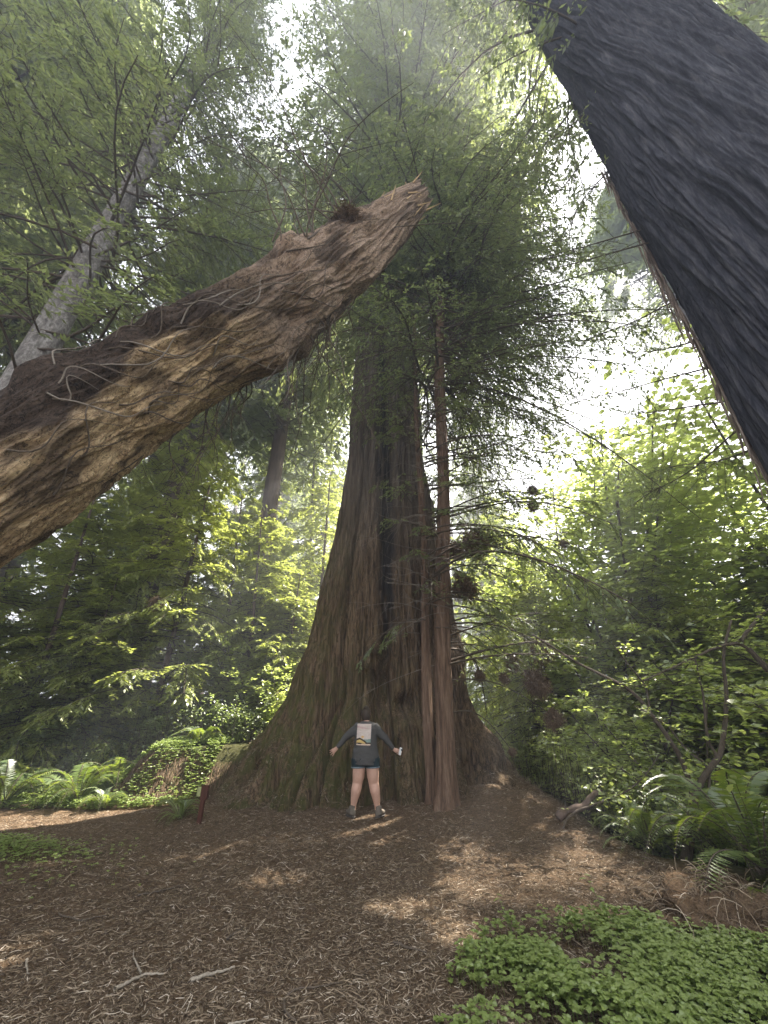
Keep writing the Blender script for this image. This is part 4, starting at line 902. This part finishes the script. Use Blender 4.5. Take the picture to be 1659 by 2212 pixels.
# brown root clump at the lower right edge, mossy log on the slope
def lump(name, c, r, seed, mat, label, cat, hair=0, amp=.3):
    n, m = 72, 40; th = np.linspace(0, 2 * np.pi, n, endpoint=False); ph = np.linspace(.02, np.pi - .02, m); PH, TH = np.meshgrid(ph, th, indexing='ij')
    d = np.stack([np.sin(PH) * np.cos(TH), np.sin(PH) * np.sin(TH), np.cos(PH)], -1); k = 1 + amp * fbm(d[..., 0] * 2.5, d[..., 1] * 2.5, d[..., 2] * 2.5, 4, seed) * 2
    V = np.asarray(c) + d * k[..., None] * np.asarray(r); i = np.arange(m - 1)[:, None] * n; j = np.arange(n)[None]; j2 = (j + 1) % n
    F = np.stack([i + j, i + n + j, i + n + j2, i + j2], -1).reshape(-1, 4); mb = MB().add(V, F, 0, True)
    rng = np.random.default_rng(seed); mats = [M[mat], M['litter']]
    if hair:
        idx = rng.integers(0, n * m, hair); C = V.reshape(-1, 3)[idx]; D = unit(d.reshape(-1, 3)[idx] * .5 + rng.normal(0, .6, (hair, 3))); q = np.linspace(0, 1, 4); ln = rng.uniform(.3, 1.0, hair) * max(r) * .7
        P = C[:, None] + D[:, None] * (ln[:, None] * q)[..., None]; P[..., 2] -= (ln[:, None] * .5) * q ** 2; mb.add(*tubes(P, np.full((hair, 4), .003), 3), 1)
    o = link(name, mb.mesh(name, mats, c), loc=c); tag(o, label, cat); return o
p = atG(1590, 2010); lump('root_clump', (p[0] + .1, p[1] + .25, float(terrain(p[0], p[1])) + .05), (.55, .4, .26), 5, 'ground', 'brown root clump with loose needles at the lower right edge', 'root clump', 900)
def small_log():
    A, B = atY(1205, 1768, 7.9), atY(1300, 1712, 8.0); q = np.linspace(0, 1, 30); P = A + (B - A) * q[:, None]; P[:, 2] += .03 * np.sin(q * 9)
    V, F = tubes(P, .062 + .016 * np.sin(q * 19) * (1 - q) - .025 * q, 20); V += .022 * fbm(V[:, 0] * 14, V[:, 1] * 14, V[:, 2] * 14, 3, 3)[:, None]
    o = link('mossy_log', MB().add(V, F, 0, True).mesh('mossy_log', M['bark_far'], A), loc=A); tag(o, 'short grey lichened log on the slope right of the giant', 'log')
small_log()

# ------------------------------------------------------------------ clumps of dead needles caught in the branches
def clump_mesh(seed, nh=1500):
    rng = np.random.default_rng(seed); mb = MB(); d = unit(rng.normal(0, 1, (nh, 3))); rad = rng.random(nh) ** .4
    k = np.clip(.75 + 1.1 * fbm(d[:, 0] * 1.5, d[:, 1] * 1.5, d[:, 2] * 1.5, 2, seed), .15, 1.5); C = d * (rad * k)[:, None] * np.array([.85, .8, .7]); D = unit(rng.normal(0, .7, (nh, 3)) + [0, 0, -.9]); q = np.linspace(0, 1, 4)
    ln = rng.uniform(.35, .95, nh); P = C[:, None] + D[:, None] * (ln[:, None] * q)[..., None] + rng.normal(0, .04, (nh, 4, 3)) * q[None, :, None]
    mb.add(*tubes(P, np.full((nh, 4), .014), 3)); C2 = C; V, F = kites(C2, D, rng.normal(0, 1, (nh, 3)), .30, .06); mb.add(V, F)
    return mb.mesh('needle_clump', M['dead'])
CM = [clump_mesh(1), clump_mesh(2), clump_mesh(3)]
clumps = [(1150, 1055, 9.6, 13, 'round dark clump high in the middle of the right foliage'), (1150, 1090, 9.6, 13, 'round dark clump just under the round high one'), (1030, 1165, 9.0, 36, 'largest dark needle clump right of the slim reddish trunk'), (985, 1180, 9.0, 26, 'dark clump against the slim trunk, joined to the largest one'),
          (1005, 1262, 9.0, 30, 'dark clump hanging below the largest one'), (1168, 1402, 9.2, 26, 'ragged clump on the branch above the hanging nests'), (1105, 1428, 9.1, 18, 'middle sized clump left of the nest like one'), (1158, 1470, 9.0, 28, 'nest like clump hanging at the right of the giant base'),
          (1088, 1462, 9.0, 12, 'small clump left of the nest like one'), (1036, 1455, 9.0, 13, 'small tattered clump nearest to the slim trunk'), (1195, 1548, 9.0, 20, 'lowest big clump over the undergrowth'), (1106, 1622, 8.9, 9, 'small stringy clump beside the right slope of the giant'),
          (1217, 1172, 9.4, 11, 'small clump far out in the right foliage'), (945, 152, 15, 19, 'dark clump high up in the crown at the top'), (1120, 222, 13, 16, 'dark clump under the long branches beside the dark trunk'), (1008, 466, 12.5, 22, 'dark clump just right of the torn log end'),
          (945, 690, 11, 24, 'dark clump in the shaded crown above the slim trunk'), (340, 1300, 12, 15, 'brown dead clump among sunlit sprays at left'), (345, 900, 9, 8, 'x')]
for k, (u, v, Y, r, lab) in enumerate(clumps[:-1]):
    P = atY(u, v, Y); dep = (P - O) @ np.array([0, CT, ST]); s_ = r * dep / 831
    o = link('needle_clump', CM[k % 3], loc=P); o.scale = (s_ * .9, s_, s_ * 1.2); o.rotation_euler = (0, 0, k * 1.7); tag(o, lab, 'needle clump', 'dead needle clumps caught in branches')
    if k not in (17, 13, 14, 15, 16):
        q = np.linspace(0, 1, 12)[:, None]; A_ = np.array([1.14 + .05 * P[2], 8.75, P[2] + .55]) - P; tw_ = (A_ * q + np.array([0, 0, 1.]) * np.sin(q * np.pi) * .25) / s_
        tb = link('twig', MB().add(*tubes(tw_, np.linspace(.007, .014, 12) / s_, 5), 0, True).mesh('clump_twig', M['twig']), o); tb.rotation_euler = (0, 0, -k * 1.7)
P = LOGSURF(775, 80); o = link('moss_tuft', CM[1], loc=P); o.scale = (.24, .24, .2); tag(o, 'dark moss tuft sitting on top of the leaning dead trunk', 'moss tuft')

# ------------------------------------------------------------------ marker post
def post():
    b = atY(431, 1772, 8.42); b[2] = terrain(b[0], b[1]); root = empty('marker_post', b, 'short reddish brown marker post with a pale tag at the left foot of the giant', 'marker post')
    def bx(name, c, s_, mat, rz=0, bev=.004):
        bpy_me = bpy.data.meshes.new(name); import bmesh; bm = bmesh.new(); bmesh.ops.create_cube(bm, size=1)
        for v in bm.verts: v.co = Vector((v.co.x * s_[0], v.co.y * s_[1], v.co.z * s_[2]))
        bmesh.ops.bevel(bm, geom=bm.edges[:], offset=bev, segments=2, affect='EDGES'); bm.to_mesh(bpy_me); bm.free(); bpy_me.materials.append(mat)
        o = link(name, bpy_me, root, c); o.rotation_euler = (0, 0, rz); return o
    mt = bark_simple('painted_post_wood', (.05, .022, .016), (.09, .040, .028), (.13, .06, .045), (30, 30, 3), .3)
    bx('post', (0, 0, .20), (.07, .07, .52), mt); bx('head_board', (.012, -.003, .44), (.115, .085, .21), mt)
    pt = plain('pale_tag', (.34, .36, .16), .6); tg = bx('tag', (-.088, -.02, .455), (.075, .010, .145), pt, -.25, .003); tg['label'] = 'pale yellow green tag'
post()

# ------------------------------------------------------------------ the person
YP = 8.45
def pz(zx, zy, dy=0.0): return atY((1260 + zx / 4.253) * .553, (2720 + zy / 4.253) * .553, YP + dy)
def psc(zy): d = ray(829, (2720 + zy / 4.253) * .553); return (YP / d[1]) / 831 * .553 / 4.253
def etube(P, ra, rb, n=20, cap=.35):
    P = np.asarray(P, float); ra = np.asarray(ra, float); rb = np.asarray(rb, float)
    T = unit(np.gradient(P, axis=0)); A = unit(np.cross(T, np.array([0, 1., 0]))); B = np.cross(A, T)
    a = np.linspace(0, 2 * np.pi, n, endpoint=False)
    e0, e1 = P[0] - T[0] * ra[0] * .35, P[-1] + T[-1] * ra[-1] * cap
    P = np.vstack([e0, P, e1]); A = np.vstack([A[0], A, A[-1]]); B = np.vstack([B[0], B, B[-1]]); ra = np.r_[.0008, ra, .0008]; rb = np.r_[.0008, rb, .0008]
    V = P[:, None] + ra[:, None, None] * np.cos(a)[None, :, None] * A[:, None] + rb[:, None, None] * np.sin(a)[None, :, None] * B[:, None]
    m = len(P); i = np.arange(m - 1)[:, None] * n; j = np.arange(n)[None]; j2 = (j + 1) % n
    return V.reshape(-1, 3), np.stack([i + j, i + j2, i + n + j2, i + n + j], -1).reshape(-1, 4)
def dens_(K, ra, rb, m=14, cap=.35):
    K = np.asarray(K, float); t = np.linspace(0, len(K) - 1, m * (len(K) - 1) // 2 + 2); f = lambda a: np.interp(t, np.arange(len(K)), a)
    C = np.stack([f(K[:, k]) for k in range(3)], -1)
    A, B = f(ra), f(rb)
    for _ in range(2): C[1:-1] = .25 * C[:-2] + .5 * C[1:-1] + .25 * C[2:]; A[1:-1] = .25 * A[:-2] + .5 * A[1:-1] + .25 * A[2:]; B[1:-1] = .25 * B[:-2] + .5 * B[1:-1] + .25 * B[2:]
    return etube(C, A, B, 20, cap)
def remesh(name, shapes, voxel, mat, parent, origin, smooth=4, wrinkle=0.0):
    mb = MB()
    for V, F in shapes: mb.add(V, F, 0, True)
    o = link(name, mb.mesh(name, mat, origin)); md = o.modifiers.new('r', 'REMESH'); md.mode = 'VOXEL'; md.voxel_size = voxel; md.use_smooth_shade = True
    if smooth: ms = o.modifiers.new('s', 'SMOOTH'); ms.iterations = smooth; ms.factor = .5
    dg = bpy.context.evaluated_depsgraph_get(); me = bpy.data.meshes.new_from_object(o.evaluated_get(dg)); o.modifiers.clear(); o.data = me; me.name = name
    if not me.materials: me.materials.append(mat)
    if wrinkle:
        co = np.zeros(len(me.vertices) * 3, np.float32); me.vertices.foreach_get('co', co); co = co.reshape(-1, 3); nn = np.zeros(len(co) * 3, np.float32); me.vertices.foreach_get('normal', nn)
        co = co + nn.reshape(-1, 3) * (wrinkle * fbm(co[:, 0] * 9, co[:, 1] * 9, co[:, 2] * 16, 3, 4))[:, None]; me.vertices.foreach_set('co', co.astype(np.float32).ravel()); me.update()
    o.parent = parent; return o
def person():
    foot = pz(720, 1940); foot[2] = terrain(foot[0], YP)
    root = empty('person', foot, 'person seen from behind in dark grey sweatshirt and shorts, arms spread towards the giant trunk', 'person')
    g = G('skin'); g.bsdf(g.mix(g.noise(g.coord(), 20, 3), (.46, .27, .19), (.56, .35, .26)), .55, None, .35); skin = g.m
    g = G('grey_sweatshirt'); nn = g.noise(g.coord(), 90, 4); g.bsdf(g.mix(nn, (.055, .053, .050), (.10, .096, .09)), .95, g.bump(nn, .4, .004), .1); grey = g.m
    shorts = plain('teal_shorts', (.022, .034, .038), .9, .1); hem = plain('hem', (.16, .20, .22), .9, .1); hairm = plain('brown_hair', (.045, .032, .022), .6, .3); shoe = plain('brown_shoe', (.13, .11, .085), .8); sole = plain('shoe_sole', (.07, .06, .05), .8)
    S = psc
    def leg(pts, w_): K = [pz(x, y, d) for x, y, d in pts]; r = [a * S(p[1]) / 2 for a, p in zip(w_, pts)]; return dens_(K, r, [q * 1.02 for q in r])
    LL = [(620, 1050, 0), (603, 1190, 0), (595, 1330, .0), (580, 1440, .01), (557, 1560, -.015), (530, 1700, 0), (512, 1810, .01), (508, 1890, .01)]
    RL = [(815, 1050, 0), (830, 1190, 0), (838, 1330, .0), (848, 1445, .01), (875, 1570, -.015), (893, 1700, 0), (905, 1810, .01), (912, 1880, .01)]
    wl = [215, 208, 196, 165, 168, 128, 92, 88]
    shp = [leg(LL, wl), leg(RL, [x * 1.0 for x in wl])]
    c = lambda x, y, d=0: pz(x, y, d)
    shp.append(dens_([c(718, 1080), c(718, 950), c(722, 760), c(725, 560), c(725, 450)], [.22, .21, .18, .19, .15], [.13, .13, .12, .12, .09]))
    shp.append(dens_([c(725, 450), c(725, 400, .0), c(724, 330, .02)], [.075, .058, .06], [.07, .058, .06]))
    # head, tipped back to look up
    shp.append(dens_([c(723, 352, .03), c(722, 300, .03), c(721, 250, .03), c(721, 205, .03)], [.052, .078, .080, .052], [.06, .09, .095, .06]))
    for sx in (-1, 1): p = c(722, 290, .04) + np.array([sx * .082, 0, 0]); shp.append(dens_([p + [0, 0, -.028], p, p + [0, 0, .026]], [.008, .012, .009], [.018, .022, .018]))       # ears
    p = c(722, 262, .03); shp.append(dens_([p + [0, .085, .02], p + [0, .118, .015], p + [0, .095, .045]], [.018, .014, .010], [.014, .014, .01]))    # nose
    for sx in (-1, 1): q = p + np.array([sx * .032, .088, .05]); shp.append(dens_([q - [.012, 0, 0], q, q + [.012, 0, 0]], [.008, .012, .008], [.008, .01, .008]))   # eyelids
    q = p + np.array([0, .098, -.012]); shp.append(dens_([q - [.026, 0, 0], q, q + [.026, 0, 0]], [.006, .01, .006], [.006, .009, .006]))   # mouth
    def arm(el, wr, sh_): return dens_([c(*sh_), c(*el), c(*wr)], [.045, .042, .028], [.045, .042, .024])
    shp.append(arm((405, 655, .02), (238, 858, .05), (625, 520, 0))); shp.append(arm((1030, 682, .02), (1185, 880, .05), (832, 520, 0)))
    # hands: palm, five fingers of different lengths
    def hand(wr, d, side, curl, spread, thumb):
        w_ = c(*wr); d = np.array(d, float); d /= np.linalg.norm(d); nrm = np.array([0, -1., 0]); sd = np.cross(d, nrm) * side; out = []
        pc = w_ + d * .045; out.append(dens_([w_ - d * .02, w_ + d * .02, w_ + d * .06, w_ + d * .088], [.027, .036, .041, .038], [.019, .017, .015, .012]))
        for k, (off, ln) in enumerate(((-.036, .066), (-.012, .078), (.013, .074), (.036, .056))):
            b = w_ + d * .082 + sd * off; dd = d + sd * off * spread; dd /= np.linalg.norm(dd); p1 = b + dd * ln * .45; d2 = dd - nrm * curl; d2 /= np.linalg.norm(d2); p2 = p1 + d2 * ln * .32; d3 = d2 - nrm * curl; d3 /= np.linalg.norm(d3); p3 = p2 + d3 * ln * .25
            out.append(dens_([b, p1, p2, p3], [.0098, .0092, .0085, .0075], [.0098, .0092, .0085, .0075], 6))
        b = w_ + d * .025 - sd * .030; dt = d * .75 + np.array(thumb); dt /= np.linalg.norm(dt); out.append(dens_([b, b + dt * .035, b + dt * .062 + d * .004, b + dt * .082 + d * .01], [.014, .012, .0105, .008], [.014, .012, .0105, .008], 6))
        return out
    dl = c(150, 935, .06) - c(238, 858, .05); shp += hand((236, 862, .05), dl, 1, .25, 8, (-.3, 0, .9))
    dr = c(1290, 930, .06) - c(1190, 880, .05); shp += hand((1190, 884, .05), dr, -1, -.85, 3, (.2, -.2, .9))
    remesh('body', shp, .0052, skin, root, foot, 1)
    # sweatshirt
    sw = [dens_([c(725, 412), c(724, 436), c(728, 480), c(730, 560), c(722, 660), c(716, 780), c(714, 900), c(713, 1020), c(710, 1135)], [.075, .135, .195, .215, .205, .21, .235, .255, .262], [.068, .09, .125, .145, .15, .155, .16, .165, .168], 14, .02)]
    for sh_, e, wr in (((612, 490, 0), (405, 655, .02), (252, 845, .05)), ((845, 492, 0), (1030, 680, .02), (1176, 868, .05))):
        mid = ((sh_[0] + e[0]) / 2, (sh_[1] + e[1]) / 2 + 12, .01); mid2 = ((wr[0] + e[0]) / 2, (wr[1] + e[1]) / 2 + 4, .035)
        sw.append(dens_([c(*sh_), c(*mid), c(*e), c(*mid2), c(*wr)], [.085, .082, .066, .054, .040], [.085, .08, .066, .054, .038]))
    sweat = remesh('sweatshirt', sw, .010, grey, root, foot, 5, .012)
    # shorts under the hem of the shirt
    def sleg(x, y0, y1, w0, w1): return dens_([c(x, y0), c(x, (y0 + y1) / 2), c(x, y1)], [w0, (w0 + w1) / 2, w1], [w0 * .93, (w0 + w1) / 2 * .93, w1 * .95])
    sh = [dens_([c(714, 940), c(714, 1040), c(714, 1110)], [.235, .262, .262], [.155, .165, .16]), sleg(604, 1030, 1172, .140, .140), sleg(826, 1030, 1172, .140, .140)]
    so = remesh('shorts', sh, .009, shorts, root, foot, 3, .004)
    for x in (602, 828): link('hem', MB().add(*dens_([c(x, 1163), c(x, 1172), c(x, 1181)], [.137, .141, .139], [.132, .135, .133]), 0, True).mesh('hem', hem, foot), so)
    # hair with a top knot
    hb = [dens_([c(724, 402, .00), c(722, 350, .0), c(721, 280, .002), c(721, 230, .01), c(721, 196, .02)], [.066, .086, .096, .088, .056], [.060, .078, .09, .082, .05]), dens_([c(722, 215, -.02), c(723, 185, -.03), c(724, 160, -.03)], [.05, .054, .036], [.05, .05, .036])]
    remesh('hair', hb, .008, hairm, root, foot, 3, .008)
    # shoes, toes turned out
    for (x, y, tx) in ((487, 1915, -1), (935, 1905, 1)):
        b = c(x, y); gz = float(terrain(b[0], YP)) ; dirn = unit(np.array([tx * .55, .85, 0])); K = [np.array([b[0], YP, 0]) + dirn * a for a in (-.085, -.05, 0, .06, .12, .165)]
        hz = [.055, .060, .062, .052, .042, .034]; K = [np.array([k[0], k[1], gz + h * 1.0 + .02]) for k, h in zip(K, hz)]
        t_ = np.array(K); T = unit(np.gradient(t_, axis=0)); V, F = tubes(t_, np.array([.028, .045, .047, .047, .046, .030]), 16)
        up = dens_([np.array([b[0], YP - .03 * 1, gz + .05]), np.array([b[0] - tx * .0, YP - .025, gz + .12]), np.array([b[0] - tx * .004, YP - .02, gz + .165])], [.05, .05, .055], [.055, .055, .058])
        def cl(V, n_=16): return V
        e = etube2(t_, np.array([.028, .045, .047, .047, .046, .030]), np.array(hz))
        s1 = remesh('shoe', [e, up], .008, shoe, root, foot, 3, .004)
        link('sole', MB().add(*etube2(np.array([[k[0], k[1], gz + .018] for k in K]), np.array([.034, .05, .052, .052, .051, .036]), np.full(6, .016)), 0, True).mesh('sole', sole, foot), s1)
    # printed panel on the back, laid on the cloth
    dg = bpy.context.evaluated_depsgraph_get(); me = sweat.data; bv = BVHTree.FromPolygons([v.co + Vector(foot) for v in me.vertices], [p.vertices[:] for p in me.polygons])
    nu, nv = 40, 60; tl, tr_, br, bl = (585, 452), (815, 456), (798, 806), (565, 800); V = []; U = []
    for j in range(nv + 1):
        for i in range(nu + 1):
            a, b2 = i / nu, j / nv; zx = (tl[0] * (1 - a) + tr_[0] * a) * (1 - b2) + (bl[0] * (1 - a) + br[0] * a) * b2; zy = (tl[1] * (1 - a) + tr_[1] * a) * (1 - b2) + (bl[1] * (1 - a) + br[1] * a) * b2
            P = pz(zx, zy); h, nrm_, _, _ = bv.ray_cast(Vector((P[0], YP - 1, P[2])), Vector((0, 1, 0))); y = h.y if h else YP - .14
            V.append((P[0], y - .0035, P[2])); U.append((a, b2))
    V = np.array(V); F = []; Mi = []
    for j in range(nv):
        for i in range(nu):
            F.append((j * (nu + 1) + i, j * (nu + 1) + i + 1, (j + 1) * (nu + 1) + i + 1, (j + 1) * (nu + 1) + i)); a, b2 = (i + .5) / nu, (j + .5) / nv
            m = 0 if b2 < .28 + .06 * math.sin(a * 4) else 1
            if .10 < b2 < .24 and abs(b2 - .12 - .16 * a) < .05: m = 2
            if (a - .42) ** 2 / .010 + (b2 - .61) ** 2 / .0030 < 1: m = 3
            if b2 > .70 + .05 * (1 - a): m = 4
            hill = .655 + .55 * abs(a - .22) ** 1.5 if a < .75 else .86
            if b2 > hill: m = 5
            if b2 > hill + .085 and a < .66: m = 6
            if b2 > .90 - .02 * math.sin(a * 9) : m = 5
            if b2 > .935 + .01 * math.sin(a * 7): m = 7
            Mi.append(m)
    cols = [(.50, .42, .36), (.56, .48, .42), (.46, .33, .30), (.62, .40, .16), (.22, .30, .26), (.055, .035, .02), (.58, .42, .16), (.56, .43, .34)]
    mb = MB().add(V, F, np.array(Mi), True); link('back_print', mb.mesh('back_print', [plain('print_ink_%d' % k, c_, .8, .1) for k, c_ in enumerate(cols)], foot), sweat)
    # small camera in the right hand with its strap
    hc = c(1288, 905, .02); root2 = empty('compact_camera', hc, 'small silvery camera with hanging wrist strap held in the outstretched right hand', 'camera')
    import bmesh
    def bevbox(name, s_, mat, loc, par, rot=(0, 0, 0)):
        bm = bmesh.new(); bmesh.ops.create_cube(bm, size=1)
        for v in bm.verts: v.co = Vector((v.co.x * s_[0], v.co.y * s_[1], v.co.z * s_[2]))
        bmesh.ops.bevel(bm, geom=bm.edges[:], offset=.005, segments=3, affect='EDGES'); me = bpy.data.meshes.new(name); bm.to_mesh(me); bm.free(); me.materials.append(mat); o = link(name, me, par, loc); o.rotation_euler = rot; return o
    sil = plain('silver_case', (.62, .62, .60), .35, .5); blk = plain('black_strap', (.02, .02, .02), .6)
    bevbox('camera_body', (.045, .03, .12), sil, (.004, 0, -.008), root2, (0, .25, 0))
    a = np.linspace(0, 2 * np.pi, 14, endpoint=False); lp = np.stack([np.linspace(.018, .052, 5), np.zeros(5), np.linspace(.012, .020, 5)], -1)
    link('lens', MB().add(*tubes(lp, np.array([.024, .024, .023, .021, .004]), 18), 0, True).mesh('lens', blk), root2)
    q = np.linspace(0, 2 * np.pi, 40); st = np.stack([-.055 + .052 * np.sin(q), .004 * np.cos(q), -.135 - .105 * np.cos(q + np.pi)], -1)
    link('wrist_strap', MB().add(*tubes(st, np.full(40, .0038), 6), 0, True).mesh('wrist_strap', blk), root2)
def etube2(P, ra, rb, n=18):
    """horizontal tube: ra sideways, rb up"""
    P = np.asarray(P, float); T = unit(np.gradient(P, axis=0)); Up = np.array([0, 0, 1.]); A = unit(np.cross(T, Up)); B = np.cross(A, T); a = np.linspace(0, 2 * np.pi, n, endpoint=False)
    P = np.vstack([P[0] - T[0] * ra[0] * .4, P, P[-1] + T[-1] * ra[-1] * .5]); A = np.vstack([A[0], A, A[-1]]); B = np.vstack([B[0], B, B[-1]]); ra = np.r_[.001, ra, .001]; rb = np.r_[.001, rb, .001]
    V = P[:, None] + ra[:, None, None] * np.cos(a)[None, :, None] * A[:, None] + rb[:, None, None] * np.sin(a)[None, :, None] * B[:, None]
    m = len(P); i = np.arange(m - 1)[:, None] * n; j = np.arange(n)[None]; j2 = (j + 1) % n
    return V.reshape(-1, 3), np.stack([i + j, i + j2, i + n + j2, i + n + j], -1).reshape(-1, 4)
person()

# ------------------------------------------------------------------ haze
def haze():
    me = bpy.data.meshes.new('haze'); x0, x1, y0, y1, z0, z1 = -155, 155, -65, 155, -30, 71
    V = [(x, y, z) for x in (x0, x1) for y in (y0, y1) for z in (z0, z1)]
    me.from_pydata(V, [], [(0, 1, 3, 2), (4, 6, 7, 5), (0, 4, 5, 1), (2, 3, 7, 6), (0, 2, 6, 4), (1, 5, 7, 3)]); me.update()
    m = bpy.data.materials.new('haze'); m.use_nodes = True; t = m.node_tree; t.nodes.clear(); v = t.nodes.new('ShaderNodeVolumePrincipled'); o = t.nodes.new('ShaderNodeOutputMaterial')
    v.inputs['Color'].default_value = (.86, .90, 1.0, 1); v.inputs['Density'].default_value = HAZE; v.inputs['Anisotropy'].default_value = .30
    t.links.new(v.outputs[0], o.inputs['Volume']); me.materials.append(m); tag(link('haze', me), 'thin bright forest haze', None, kind='stuff')
HAZE = 0.0088
haze()
